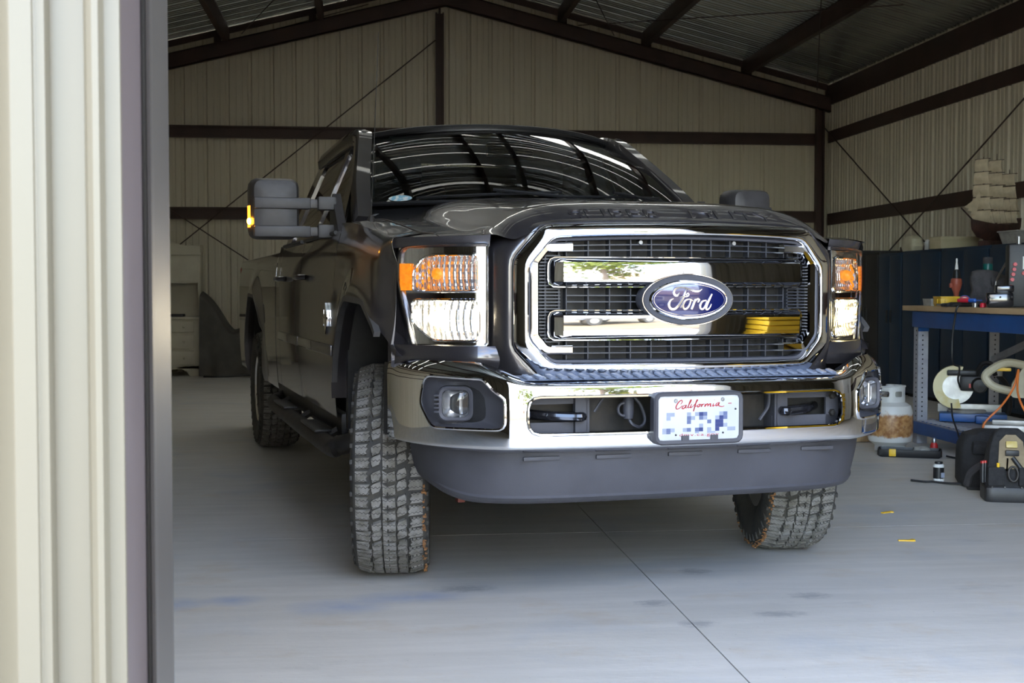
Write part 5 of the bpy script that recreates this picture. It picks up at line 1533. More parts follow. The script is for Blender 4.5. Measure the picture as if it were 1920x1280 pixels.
while yy < BY1 - 0.1:
    sl.box((BX0 + 0.065, yy, 0.178), (0.12, 0.022, 0.006)); yy += 0.072
sl.build('shelf_slots', M['bench_grey'], wbn)
MB().sweep([(4.60, 9.12, 0.62), (4.56, 7.7, 1.0)], [(-0.02, -0.02), (0.02, -0.02), (0.02, 0.02), (-0.02, 0.02)]).build('diagonal_brace', M['bench_grey'], wbn)

def lo_(name, mb, m, label, cat_, group=None, **k):
    return tag(mb.build(name, m, None, **k), label, cat_, group)

# things on the bench top (z = BZ)
z = BZ
t = thing('parts_tub', 'small grey clear tub at the far end of the bench', 'tub', (4.16, 9.17, z))
MB().loops([[(a, b, 0) for a, b in resample(rrect(-0.06, 0.06, -0.07, 0.07, 0.02), 32)], [(a * 1.1, b * 1.1, 0.05) for a, b in resample(rrect(-0.06, 0.06, -0.07, 0.07, 0.02), 32)], [(a * 1.14, b * 1.14, 0.052) for a, b in resample(rrect(-0.06, 0.06, -0.07, 0.07, 0.02), 32)], [(a * 1.04, b * 1.04, 0.05) for a, b in resample(rrect(-0.06, 0.06, -0.07, 0.07, 0.02), 32)], [(a * 0.94, b * 0.94, 0.006) for a, b in resample(rrect(-0.06, 0.06, -0.07, 0.07, 0.02), 32)]], True, True).build('tub', M['clear_tub'], t)
ct = MB()
for k in range(14): ct.box((random.uniform(-.045, .045), random.uniform(-.055, .055), 0.02 + random.uniform(0, .02)), (0.02, 0.008, 0.008), rot=(0, 0, random.uniform(0, 3)))
o = ct.build('loose_screws', M['steel'], t, smooth=False); o['kind'] = 'stuff'
t = thing('yellow_box', 'bright yellow plastic box at the near side of the red caulk tool', 'box', (4.17, 8.99, z), -0.15)
MB().box((0, 0, 0.036), (0.14, 0.19, 0.05), bev=0.006).box((0, 0, 0.064), (0.145, 0.195, 0.012), bev=0.004).build('box', M['yellow'], t)
MB().box((-0.073, 0, 0.035), (0.006, 0.05, 0.03), bev=0.002).box((-0.02, -0.097, 0.035), (0.04, 0.006, 0.03), bev=0.002).build('latch', M['yellow'], t)
for xx in (-0.05, 0.05):
    for yy in (-0.07, 0.07): MB().box((xx, yy, 0.006), (0.03, 0.03, 0.012)).build('foot', M['yellow'], t)
t = thing('caulk_tool', 'upright red hand tool with black collar and pale pointed nozzle', 'tool', (4.36, 9.24, z), 0.0)
MB().lathe([(0.030, 0.0), (0.032, 0.01), (0.020, 0.03), (0.018, 0.07), (0.022, 0.10), (0.034, 0.13), (0.042, 0.17), (0.038, 0.20), (0.028, 0.205)], 16).build('body', M['rust_red'], t)
MB().box((-0.03, 0, 0.15), (0.05, 0.02, 0.035), bev=0.008).build('trigger', M['rust_red'], t)
MB().lathe([(0.03, 0.205), (0.027, 0.23), (0.022, 0.265), (0.013, 0.27)], 14).build('collar', M['black_plastic'], t)
MB().lathe([(0.013, 0.27), (0.010, 0.30), (0.006, 0.325), (0.008, 0.335), (0.005, 0.352), (0, 0.353)], 12).build('nozzle', M['white'], t)

def pliers(name, label, loc, rz, m, group=None):
    t = thing(name, label, 'pliers', loc, rz, group)
    for s in (-1, 1):
        MB().tube(cat([(0.0, s * 0.006, 0.012), (0.04, s * 0.014, 0.012), (0.09, s * 0.026, 0.012), (0.14, s * 0.022, 0.012)], 4), 0.0085, 8).build('handle', m, t)
    MB().box((-0.03, 0.005, 0.012), (0.07, 0.010, 0.014), bev=0.003).box((-0.03, -0.006, 0.012), (0.07, 0.010, 0.014), bev=0.003).lathe([(0, 0.002), (0.014, 0.003), (0.014, 0.022), (0, 0.023)], 10).build('jaw', M['steel'], t)
    return t
pliers('pliers', 'red handled pliers lying at the pine edge beside the yellow box', (4.05, 8.78, z), -1.3, M['red'])
pliers('pliers', 'blue handled pliers behind the red ones on the bench', (4.11, 8.84, z), -1.1, M['blue_grip'])
t = thing('tape_measure', 'white faced tape measure with blue shell leaning on the pliers', 'tape measure', (4.13, 8.62, z), -0.5)
MB().lathe([(0, -0.018), (0.036, -0.018), (0.040, -0.012), (0.040, 0.012), (0.036, 0.018), (0, 0.018)], 22, (0, 0, 0.040), 'y').build('shell', M['blue_grip'], t)
MB().lathe([(0, -0.021), (0.030, -0.021), (0.031, -0.018)], 22, (0, 0, 0.040), 'y').build('face', M['white'], t)
MB().tube([(0.031 * math.cos(a), -0.020, 0.04 + 0.031 * math.sin(a)) for a in np.linspace(0, 2 * PI, 20, endpoint=False)], 0.005, 6, True).build('ring', M['red'], t)
t = thing('blue_scraper', 'thin blue handled scraper tilted above the tape measure', 'tool', (4.33, 8.95, z), 0)
MB().tube([(0, 0.05, 0.008), (0, -0.02, 0.050), (0, -0.08, 0.085)], 0.009, 8).build('handle', M['blue_grip'], t)
MB().box((0, -0.11, 0.100), (0.03, 0.06, 0.003), rot=(-0.52, 0, 0)).build('blade', M['steel'], t)
t = thing('screwdriver', 'red and blue handled screwdriver at the near right of the pouch', 'screwdriver', (4.06, 8.32, z), 0.35)
MB().lathe([(0, 0), (0.012, 0.002), (0.016, 0.02), (0.016, 0.07), (0.011, 0.085), (0.013, 0.10)], 12, (0, 0.05, 0.046), 'y').build('handle', M['hot_red'], t)
MB().lathe([(0.013, 0.0), (0.014, -0.05), (0.009, -0.055), (0.004, -0.06), (0.004, -0.11), (0, -0.112)], 10, (0, 0.05, 0.046), 'y').build('blue_sleeve', M['blue_grip'], t)
MB().lathe([(0.02, 0), (0.02, 0.028), (0.008, 0.03), (0, 0.03)], 12, (0, 0.0, 0)).build('tip_stand', M['steel'], t)
lo_('lighter_stub', MB().lathe([(0.018, 0), (0.019, 0.02), (0.014, 0.03), (0, 0.031)], 12, (4.05, 8.19, z)), M['hot_red'], 'tiny bright red stub nearest the right end of the bench', 'stub')
t = thing('black_glove', 'limp black glove lying over the bench edge by the cable', 'glove', (4.06, 8.55, z), 0.3)
MB().box((0, 0, 0.016), (0.10, 0.13, 0.032), bev=0.014).build('palm', M['black_cloth'], t)
for k, (l_, yy) in enumerate(((0.07, -0.05), (0.085, -0.018), (0.08, 0.016), (0.065, 0.048))): MB().tube([(-0.04, yy, 0.016), (-0.06 - l_ * 0.4, yy, 0.015), (-0.05 - l_, yy, 0.011)], 0.011, 8).build('finger', M['black_cloth'], t)
t = thing('spray_can', 'white spray can with teal band standing behind the grey pouch', 'can', (4.42, 8.87, z))
MB().lathe([(0.032, 0), (0.034, 0.006), (0.034, 0.25), (0.030, 0.262)], 22).build('body', M['white'], t)
MB().lathe([(0.0345, 0.252), (0.0345, 0.30), (0.033, 0.305)], 22).build('band', M['teal'], t)
MB().lathe([(0.034, 0.305), (0.034, 0.34), (0.031, 0.352), (0, 0.353)], 22).build('cap', M['grey_cloth'], t)
t = thing('tool_pouch', 'soft dark grey pouch slumped on the middle of the bench', 'pouch', (4.36, 8.68, z + 0.001), -0.4)
sec = lambda w, d, zz, ox: [(ox + a, b, zz) for a, b in resample(rrect(-w, w, -d, d, min(w, d) * 0.7), 32)]
MB().loops([sec(0.155, 0.10, 0.0, 0), sec(0.165, 0.11, 0.03, 0), sec(0.15, 0.10, 0.12, 0.012), sec(0.145, 0.085, 0.17, -0.005), sec(0.13, 0.07, 0.20, -0.02), sec(0.085, 0.045, 0.245, -0.055), sec(0.04, 0.02, 0.258, -0.06)], True, True).build('bag', M['grey_cloth'], t)
MB().box((0.06, -0.098, 0.175), (0.15, 0.02, 0.06), rot=(-0.15, 0, 0), bev=0.012).build('flap', M['grey_cloth'], t)
t = thing('metal_rod_handle', 'thin steel bar leaning beside the pouch', 'rod', (4.30, 8.45, z))
MB().tube([(0.0, 0.06, 0.18), (0.0, -0.08, 0.30)], 0.008, 8).tube([(0, 0.06, 0.18), (0, 0.08, 0.0)], 0.008, 8).build('bar', M['steel'], t)
t = thing('green_bottle', 'squat yellow green bottle next to the pink dial case', 'bottle', (4.44, 8.43, z))
MB().lathe([(0.03, 0), (0.034, 0.01), (0.034, 0.17), (0.026, 0.20), (0.012, 0.215)], 18).build('body', M['green'], t)
MB().lathe([(0.013, 0.215), (0.013, 0.25), (0, 0.252)], 12).build('cap', M['black_plastic'], t)
t = thing('dial_case', 'black case with round pink dials and white label at the frame edge', 'case', (4.346, 8.16, z + 0.001), -0.35)
MB().box((0, 0.06, 0.21), (0.25, 0.18, 0.42), bev=0.015).build('case', M['black_plastic'], t)
for k, (xx, zz) in enumerate(((-0.085, 0.285), (-0.090, 0.252), (-0.096, 0.219), (-0.102, 0.184), (-0.03, 0.226))):
    MB().lathe([(0, -0.012), (0.012, -0.012), (0.014, -0.004), (0.014, 0.004)], 16, (xx, -0.033, zz), 'y').build('dial', M['pink'], t)
MB().box((-0.012, -0.032, 0.295), (0.05, 0.004, 0.085)).build('label_plate', M['white'], t)
MB().lathe([(0.016, 0), (0.016, 0.05), (0.012, 0.055), (0, 0.056)], 14, (-0.06, 0.0, 0.42)).build('steel_knob', M['steel'], t)
t = thing('battery_charger', 'low black charger with small bright studs in front of the dial case', 'charger', (4.12, 8.10, z), -0.4)
MB().box((0, 0, 0.05), (0.17, 0.13, 0.10), bev=0.02).box((0.03, 0.02, 0.125), (0.12, 0.10, 0.05), bev=0.015).build('body', M['black_gloss'], t)
for xx in (-0.07, 0.0, 0.07): MB().sphere((xx, -0.078, 0.07), 0.006, 8, 5).build('stud', M['steel'], t)
lo_('bench_cable', MB().tube(cat([(4.24, 8.45, z + 0.008), (4.05, 8.40, z + 0.010), (3.962, 8.37, z + 0.004), (3.955, 8.40, 0.93), (3.95, 8.42, 0.80), (3.96, 8.43, 0.64), (4.05, 8.52, 0.60), (4.15, 8.75, 0.50), (4.2, 8.82, 0.44)], 6), 0.007, 8), M['black_plastic'], 'black power cable hanging from the bench top to the saw', 'cable')

# ---- saws on the lower shelf (z = 0.185)
ZS = 0.183
t = thing('mitre_saw', 'mitre saw with yellowed blade guard and dark motor on blue base', 'saw', (4.30, 8.92, ZS), -0.42)
MB().box((0.04, 0.0, 0.035), (0.46, 0.24, 0.06), bev=0.01).box((0.10, -0.13, 0.03), (0.09, 0.12, 0.055), bev=0.008).build('base', M['bench_blue'], t)
MB().box((0.02, 0.08, 0.09), (0.44, 0.03, 0.06), bev=0.004).build('fence', M['alloy'], t)
MB().lathe([(0.0, 0.065), (0.13, 0.065), (0.135, 0.075), (0.13, 0.085), (0, 0.085)], 28).build('turntable', M['alloy'], t)
gd = [(0.155 * math.cos(a), 0.155 * math.sin(a)) for a in np.linspace(math.radians(70), math.radians(285), 24)]
gi = [(0.09 * math.cos(a), 0.09 * math.sin(a)) for a in np.linspace(math.radians(285), math.radians(70), 24)]
MB().prism([(x - 0.08, zz + 0.25) for x, zz in gd + gi], -0.05, 0.03).build('blade_guard', M['saw_yellow'], t)
MB().lathe([(0.0, -0.004), (0.125, -0.002), (0.125, 0.0), (0, 0.002)], 40, (-0.08, -0.012, 0.25), 'y').build('blade', M['steel'], t)
MB().lathe([(0, -0.16), (0.045, -0.155), (0.055, -0.13), (0.06, 0.0), (0.052, 0.02), (0, 0.02)], 20, (0.08, -0.02, 0.27), 'y').box((0.03, -0.05, 0.28), (0.16, 0.10, 0.11), bev=0.02).build('motor', M['black_plastic'], t)
MB().box((0.035, -0.102, 0.265), (0.05, 0.004, 0.03)).build('red_badge', M['red'], t)
MB().box((-0.04, -0.07, 0.355), (0.20, 0.05, 0.04), bev=0.012).tube(cat([(0.06, -0.05, 0.34), (0.10, -0.06, 0.42), (0.16, -0.06, 0.42), (0.19, -0.05, 0.34)], 5), 0.018, 8).build('handle', M['black_plastic'], t)
MB().lathe([(0.0, 0), (0.028, 0.0), (0.03, 0.04), (0.022, 0.05), (0, 0.05)], 16, (0.21, -0.03, 0.335)).build('dust_port', M['alloy'], t)
MB().tube(cat([(0.21, -0.03, 0.34), (0.27, -0.02, 0.26), (0.29, 0.0, 0.14), (0.28, 0.02, 0.06)], 5), 0.02, 8).build('hose', M['black_plastic'], t)
t = thing('chop_saw', 'beige chop saw with D shaped handle and orange cord', 'saw', (4.28, 8.12, ZS), -0.45)
MB().box((-0.02, -0.02, 0.035), (0.42, 0.26, 0.06), bev=0.012).box((-0.02, -0.08, 0.08), (0.30, 0.06, 0.03), bev=0.006).build('base', M['alloy'], t)
MB().loops([[(x, -0.055 + dy, zz) for x, zz in resample(rpoly([(-0.06, 0.24), (0.14, 0.24), (0.14, 0.46), (0.03, 0.46), (-0.05, 0.33)], 0.03), 40)] for dy in (0, 0.10)], True, True).build('blade_housing', M['beige'], t)
MB().tube(cat([(0.05, -0.03, 0.45), (-0.08, -0.03, 0.47), (-0.18, -0.03, 0.42), (-0.215, -0.03, 0.37), (-0.16, -0.03, 0.31), (-0.05, -0.03, 0.28)], 5), 0.028, 10).build('handle', M['beige'], t)
MB().box((-0.10, -0.03, 0.425), (0.09, 0.03, 0.022), bev=0.006).build('trigger', M['yellow'], t)
MB().lathe([(0, -0.10), (0.05, -0.09), (0.055, 0.05), (0, 0.06)], 18, (0.08, 0.10, 0.34), 'y').build('motor', M['black_plastic'], t)
MB().box((0.06, -0.14, 0.21), (0.045, 0.045, 0.40), bev=0.006).build('upright', M['beige'], t)
MB().box((0.06, -0.14, 0.008), (0.06, 0.06, 0.016), bev=0.004).build('foot', M['black_plastic'], t)
lo_('orange_cord', MB().tube(cat([(4.17, 7.93, 0.62), (4.12, 7.90, 0.50), (4.07, 7.96, 0.38), (3.97, 7.99, 0.26), (3.955, 7.92, 0.17), (3.955, 7.80, 0.15), (3.955, 7.70, 0.17)], 6), 0.007, 8).tube(cat([(4.17, 7.93, 0.62), (4.12, 7.84, 0.48), (4.14, 7.78, 0.36), (4.2, 7.74, 0.24), (4.22, 7.72, ZS + 0.008)], 6), 0.007, 8), M['orange'], 'orange extension cord looped down the front of the chop saw', 'cord')

# ---- gas bottle, tray, cans and bags on the floor
t = thing('propane_tank', 'white propane tank with a broad band of rust', 'gas tank', (3.64, 8.72, 0), 0.3)
MB().lathe([(0.10, 0.0), (0.105, 0.002), (0.105, 0.045), (0.12, 0.06)], 32).build('foot_ring', M['tank_white'], t)
MB().lathe([(0.0, 0.035), (0.10, 0.04), (0.145, 0.075), (0.155, 0.11), (0.157, 0.20), (0.155, 0.28), (0.14, 0.325), (0.10, 0.35), (0.05, 0.362), (0, 0.364)], 40).build('shell', M['rust_tank'], t)
n_ = 28
a0_, a1_ = math.radians(-240), math.radians(60)
cl = MB()
for r0, r1, z0, z1 in ((0.097, 0.101, 0.335, 0.46),):
    AA = np.linspace(a0_, a1_, n_)
    cl.sheet(lambda A, B: (0.100 * np.cos(A), 0.100 * np.sin(A), 0.345 + 0.115 * B), np.linspace(a0_, a1_, 70), np.linspace(0, 1, 14), [rpoly([(a_ - 0.28, 0.38), (a_ + 0.28, 0.38), (a_ + 0.28, 0.72), (a_ - 0.28, 0.72)], 0.1, 5) for a_ in (math.radians(-150), math.radians(-95), math.radians(-30))])
    cl.tube([(0.100 * math.cos(a), 0.100 * math.sin(a), 0.46) for a in AA], 0.006, 6)
cl.build('collar', M['tank_white'], t)
MB().lathe([(0.02, 0.36), (0.02, 0.40), (0.03, 0.405), (0.03, 0.43), (0.012, 0.435), (0.012, 0.45), (0, 0.45)], 14).tube([(0, 0, 0.41), (-0.11, -0.05, 0.415)], 0.011, 8).build('valve', M['alloy'], t)
MB().lathe([(0, 0.45), (0.03, 0.45), (0.034, 0.46), (0.03, 0.472), (0, 0.472)], 10).build('valve_knob', M['tank_white'], t)
t = thing('plastic_tray', 'flat black tray with a yellow clip in front of the propane tank', 'tray', (3.66, 8.43, 0), -0.42)
MB().loops([[(a * k, b * k, zz) for a, b in resample(rrect(-0.21, 0.21, -0.09, 0.09, 0.03), 40)] for k, zz in ((0.94, 0.0), (1, 0.01), (1.0, 0.05), (0.97, 0.052), (0.94, 0.03))], True, True).build('tray', M['black_plastic'], t)
MB().box((-0.11, -0.093, 0.032), (0.045, 0.012, 0.05), bev=0.004).build('clip', M['yellow'], t)
MB().sphere((0.08, 0.0, 0.045), (0.06, 0.04, 0.03), 12, 8).build('clear_wrap', M['clear_tub'], t)
lo_('tray_cable', MB().tube(cat([(3.875, 8.325, 0.012), (3.90, 8.26, 0.009), (3.93, 8.22, 0.010), (3.955, 8.26, 0.05), (3.962, 8.34, 0.16), (3.96, 8.42, 0.26), (3.958, 8.44, 0.36)], 6), 0.006, 8), M['black_plastic'], 'black cable running from the tray up past the shelf edge', 'cable')
t = thing('red_bottle', 'tiny red bottle with silver cap by the bench leg', 'bottle', (3.92, 8.62, 0))
MB().lathe([(0.022, 0), (0.026, 0.008), (0.026, 0.05), (0.018, 0.068)], 16).build('body', M['red'], t)
MB().lathe([(0.016, 0.068), (0.017, 0.09), (0.012, 0.1), (0, 0.101)], 14).build('cap', M['steel'], t)
lo_('timber_offcut', MB().box((3.62, 9.30, 0.03), (0.34, 0.10, 0.055), rot=(0, 0, 0.12), bev=0.004), M['pine'], 'short timber offcut on the floor behind the propane tank', 'timber')
t = thing('aerosol_can', 'short white and black can on the floor by the backpack strap', 'can', (3.35, 7.30, 0))
MB().lathe([(0.028, 0), (0.032, 0.004), (0.032, 0.018)], 20).lathe([(0.032, 0.085), (0.032, 0.096), (0.024, 0.104)], 20).build('rim', M['white'], t)
MB().lathe([(0.031, 0.018), (0.031, 0.085)], 20).build('label_band', M['black_plastic'], t)
MB().box((0.012, -0.030, 0.040), (0.022, 0.006, 0.03)).build('pale_label', M['print_light'], t)
MB().lathe([(0.022, 0.104), (0.024, 0.11), (0.022, 0.118), (0, 0.118)], 16).build('cap', M['black_plastic'], t)
t = thing('backpack', 'black backpack lying on its back beside the tool bag', 'backpack', (3.60, 7.12, 0), -0.25)
MB().loops([[(x * k, y * k2, zz) for x, y in resample(rrect(-0.20, 0.20, -0.13, 0.16, 0.09), 40)] for k, k2, zz in ((0.92, 0.92, 0.0), (1, 1, 0.03), (1, 1, 0.14), (0.98, 0.9, 0.24), (0.85, 0.7, 0.30), (0.5, 0.4, 0.325), (0.02, 0.02, 0.33))], True, True).build('body', M['black_cloth'], t)
MB().tube(cat([(-0.17, -0.11, 0.015), (-0.15, -0.16, 0.10), (-0.03, -0.17, 0.17), (0.09, -0.165, 0.13), (0.12, -0.16, 0.02)], 6), 0.022, 8).build('shoulder_strap', M['grey_cloth'], t)
MB().box((-0.02, -0.145, 0.235), (0.26, 0.05, 0.07), rot=(0.4, 0, 0), bev=0.015).build('front_pocket', M['black_cloth'], t)
MB().tube(cat([(-0.18, -0.05, 0.012), (-0.26, -0.03, 0.010), (-0.33, 0.035, 0.008), (-0.38, 0.03, 0.008), (-0.45, 0.08, 0.008)], 6), 0.007, 6).build('loose_strap', M['black_cloth'], t)
MB().tube(cat([(-0.12, -0.16, 0.010), (-0.18, -0.20, 0.008), (-0.05, -0.23, 0.008), (0.03, -0.26, 0.008)], 6), 0.008, 6).build('loose_strap', M['black_cloth'], t)
MB().box((-0.055, -0.180, 0.125), (0.03, 0.012, 0.05), bev=0.004).build('buckle', M['black_plastic'], t)
t = thing('tool_bag', 'tall black tool bag full of hand tools at the right frame edge', 'tool bag', (3.43, 6.60, 0), -0.30)
MB().loops([[(x, y, zz) for x, y in resample(rrect(-0.135, 0.135, -0.09, 0.11, 0.03), 40)] for zz in (0, 0.0)] + [[(x * k, y * k, zz) for x, y in resample(rrect(-0.135, 0.135, -0.09, 0.11, 0.03), 40)] for k, zz in ((1.03, 0.01), (1.03, 0.075), (1.0, 0.08))], True, True).build('base_tub', M['black_plastic'], t)
body = lambda k, kx, y0, y1, zz: [(x * kx, y0 + (y - -0.09) / 0.20 * (y1 - y0), zz) for x, y in resample(rrect(-0.135, 0.135, -0.09, 0.11, 0.03), 40)]
MB().loops([body(1, 0.98, -0.085, 0.108, 0.07), body(1, 0.97, -0.07, 0.105, 0.16), body(1, 0.78, -0.02, 0.09, 0.30), body(1, 0.60, 0.0, 0.08, 0.36), body(1, 0.35, 0.02, 0.06, 0.385)], True, True).build('bag', M['black_cloth'], t)
MB().add([(-0.075, -0.082, 0.18), (0.075, -0.082, 0.18), (0.06, -0.026, 0.32), (0.025, -0.012, 0.355), (-0.025, -0.012, 0.355), (-0.06, -0.026, 0.32)], [(0, 1, 2, 3, 4, 5)]).build('open_panel', M['tan_cloth'], t)
for x0 in (-0.085, 0.072): MB().box((x0, -0.092, 0.14), (0.085, 0.024, 0.10), bev=0.010).build('pocket', M['black_cloth'], t)
for k, xx in enumerate((-0.105, -0.04, 0.045, 0.105)): MB().sphere((xx, -0.098, 0.082), 0.0055, 8, 5).build('rivet', M['steel'], t)
for xx in (-0.02, 0.02): MB().sphere((xx, -0.052, 0.272), 0.006, 8, 5).build('rivet', M['steel'], t)
MB().box((0, -0.040, 0.305), (0.06, 0.018, 0.038), rot=(-0.38, 0, 0), bev=0.008).build('yellow_tape', M['saw_yellow'], t)
MB().tube([(0.0, -0.075, 0.24), (0.05, -0.09, 0.17)], 0.012, 8).box((0.0, -0.062, 0.262), (0.07, 0.02, 0.03), bev=0.006).build('hammer', M['black_plastic'], t)
MB().tube([(-0.03, -0.085, 0.17), (-0.025, -0.07, 0.235)], 0.006, 8).build('chrome_spanner', M['chrome'], t)
MB().tube([(0.08, -0.095, 0.17), (0.085, -0.08, 0.225)], 0.009, 8).build('pale_marker', M['white'], t)
MB().tube([(-0.075, -0.095, 0.17), (-0.075, -0.085, 0.21)], 0.008, 8).build('yellow_driver', M['yellow'], t)
for k, xx in enumerate((-0.15, -0.135)): 
    d_ = MB().lathe([(0.012, 0.10), (0.013, 0.20), (0.010, 0.215), (0, 0.216)], 10, (xx, -0.06 + 0.02 * k, 0)).build('screwdriver_grip', M['black_plastic'], t)
    MB().lathe([(0.0125, 0.198), (0.011, 0.216), (0, 0.217)], 10, (xx, -0.06 + 0.02 * k, 0.001)).build('red_end', M['red'], d_)
MB().sphere((0.145, -0.03, 0.24), (0.012, 0.012, 0.008), 10, 6).tube([(0.135, -0.04, 0.12), (0.145, -0.03, 0.235)], 0.009, 8).build('red_driver', M['red'], t)
MB().tube([(0.024 * math.cos(a), -0.100 + 0.010 * math.sin(a), 0.155 + 0.038 * math.sin(a)) for a in np.linspace(0, 2 * PI, 18, endpoint=False)], 0.006, 6, True).build('hook', M['dark_steel'], t)
for k, (x_, y_, a_, c_) in enumerate(((2.614, 6.289, 0.5, 'farther'), (2.407, 5.564, -0.2, 'nearer'))):
    lo_('yellow_scrap', MB().box((x_, y_, 0.003), (0.075, 0.018, 0.006), rot=(0, 0, a_), bev=0.002).box((x_ + 0.03, y_ + 0.012, 0.003), (0.03, 0.015, 0.005), rot=(0, 0, a_ + 0.9)), M['yellow'], 'small yellow scrap on the bare slab, the %s of the two' % c_, 'scrap', 'yellow scraps on the slab')

# ---- lockers along the right wall and what stands on them
for k, (y0, y1, m_, lab, h_) in enumerate(((10.35, 11.35, 'locker_blue', 'dark blue steel cabinet behind the near end of the bench', 1.55), (11.38, 12.36, 'locker_blue', 'dark blue steel cabinet under the model ship', 1.55),
                                      (12.39, 13.30, 'locker_blue', 'dark blue steel cabinet behind the caulk tool', 1.55), (13.33, 13.95, 'locker_blue', 'narrow blue cabinet at the far end of the blue row', 1.54),
                                      (13.99, 14.65, 'locker_dark', 'charcoal cabinet between the headlamp and the blue row', 1.56), (14.7, 16.6, 'locker_dark', 'wide dark cabinet farthest along the right wall', 1.60))):
    cb_ = thing('storage_cabinet', lab, 'cabinet', (6.08, (y0 + y1) / 2, 0), 0, 'cabinets along the right wall')
    L = y1 - y0
    MB().box((0, 0, h_ / 2 + 0.02), (0.78, L, h_ - 0.04), bev=0.006).build('carcass', M[m_], cb_)
    for s in (-1, 1):
        d_ = MB().box((-0.40, s * L / 4, h_ / 2 + 0.03), (0.022, L / 2 - 0.012, h_ - 0.12), bev=0.004).build('door', M[m_], cb_)
        MB().box((-0.42, s * 0.05, h_ * 0.55), (0.018, 0.02, 0.14), bev=0.005).build('handle', M['dark_steel'], d_)
    MB().box((0, 0, 0.02), (0.70, L - 0.08, 0.04)).build('plinth', M['dark_gap'], cb_)
zt = 1.57
t = thing('model_ship', 'model sailing ship with cream square sails on top of the cabinets', 'model ship', (6.02, 11.95, 1.55), math.radians(28))
hl_ = []
for xx, w_, zb_, ztp in ((-0.36, 0.01, 0.16, 0.26), (-0.28, 0.06, 0.09, 0.24), (-0.12, 0.085, 0.06, 0.22), (0.10, 0.088, 0.06, 0.22), (0.26, 0.075, 0.08, 0.25), (0.34, 0.06, 0.11, 0.29)):
    hl_.append([(xx, -w_, ztp), (xx, -w_ * 0.9, (zb_ + ztp) / 2), (xx, 0, zb_), (xx, w_ * 0.9, (zb_ + ztp) / 2), (xx, w_, ztp)])
MB().loops(hl_, True, True).build('hull', M['hull'], t)
MB().box((0, 0, 0.03), (0.36, 0.12, 0.06), bev=0.01).box((-0.1, 0, 0.065), (0.02, 0.10, 0.05)).box((0.12, 0, 0.065), (0.02, 0.10, 0.05)).build('stand', M['hull'], t)
for mx_, hh in ((-0.19, 0.86), (0.02, 0.90), (0.22, 0.76)):
    MB().lathe([(0.010, 0.20), (0.006, 0.6), (0.003, hh)], 8, (mx_, 0, 0)).build('mast', M['hull'], t)
    n_s = 5 if mx_ < 0.15 else 4
    for k in range(n_s):
        zz = 0.235 + k * 0.122; w_ = 0.115 - 0.010 * k
        sa = MB().sheet(lambda A, B, mx_=mx_, zz=zz, w_=w_: (mx_ - 0.022 - 0.030 * np.sin(B * PI) * (1 - 0.5 * A ** 2), A * w_ * (1 - 0.10 * B), zz + 0.112 * B), np.linspace(-1, 1, 7), np.linspace(0, 1, 6)).build('sail', M['sail'], t)
        MB().tube([(mx_ - 0.012, -w_ - 0.01, zz + 0.114), (mx_ - 0.012, w_ + 0.01, zz + 0.114)], 0.004, 6).build('yard', M['hull'], sa)
MB().tube([(-0.34, 0, 0.25), (-0.52, 0, 0.36)], 0.007, 6).build('bowsprit', M['hull'], t)
for k in range(3): MB().add([(-0.30 - 0.055 * k, 0.0, 0.30 + 0.03 * k), (-0.36 - 0.05 * k, 0.012, 0.31 + 0.03 * k), (-0.20 - 0.01 * k, 0.0, 0.62 - 0.06 * k), (-0.24 - 0.02 * k, -0.004, 0.44)], [(0, 1, 2), (0, 2, 3)]).build('jib_sail', M['sail'], t, smooth=False)
MB().add([(0.22, 0, 0.32), (0.40, 0.01, 0.33), (0.33, 0.01, 0.60), (0.22, 0, 0.55)], [(0, 1, 2, 3)]).build('spanker_sail', M['sail'], t, smooth=False)
rg = MB()
for mx_, hh in ((-0.17, 0.78), (0.02, 0.82), (0.20, 0.74)):
    for s in (-1, 1):
        for dx in (-0.05, 0.0, 0.05): rg.tube([(mx_ + dx, s * 0.085, 0.22), (mx_, 0, hh * 0.8)], 0.0012, 4)
rg.build('rigging', M['hull'], t)
t = thing('card_box', 'flat cream box on the cabinet below the model ship', 'box', (5.86, 12.48, 1.55), 0.0)
MB().box((0, 0, 0.05), (0.40, 0.26, 0.10), bev=0.004).build('tray', M['card'], t); MB().box((0, 0, 0.105), (0.41, 0.27, 0.03), bev=0.004).build('lid', M['card'], t)
t = thing('plastic_bin', 'pale open bin at the right frame edge on the cabinets', 'bin', (5.92, 11.22, 1.55), 0.1)
MB().loops([[(a * k, b * k, zz) for a, b in resample(rrect(-0.15, 0.15, -0.17, 0.17, 0.03), 32)] for k, zz in ((0.82, 0), (1, 0.11), (1.08, 0.115), (1.06, 0.125), (0.96, 0.12), (0.8, 0.01))], True, True).build('bin', M['clear_tub'], t)
for k, (y_, l_, c_, lab) in enumerate(((13.46, 1.25, 'hull', 'dark red timber plank lying along the cabinet tops'), (13.3, 1.0, 'rust_red', 'short rusty red board on the cabinets nearest the gap'))):
    lo_('stored_plank', MB().box((6.00 + 0.16 * k, y_ - 0.12, 1.592), (0.10, l_, 0.05), rot=(0, 0, 0.05 - 0.1 * k), bev=0.004), M[c_], lab, 'plank', 'planks on the cabinets')
lo_('pale_sack', MB().loops([[(5.80 + a * k * 0.6, 13.35 + b * k, zz) for a, b in resample(rrect(-0.12, 0.12, -0.16, 0.16, 0.08), 28)] for k, zz in ((0.9, 1.552), (1.05, 1.60), (0.9, 1.68), (0.5, 1.72), (0.05, 1.725))], True, True), M['beige'], 'small pale sack slumped on the cabinets behind the red board', 'sack')
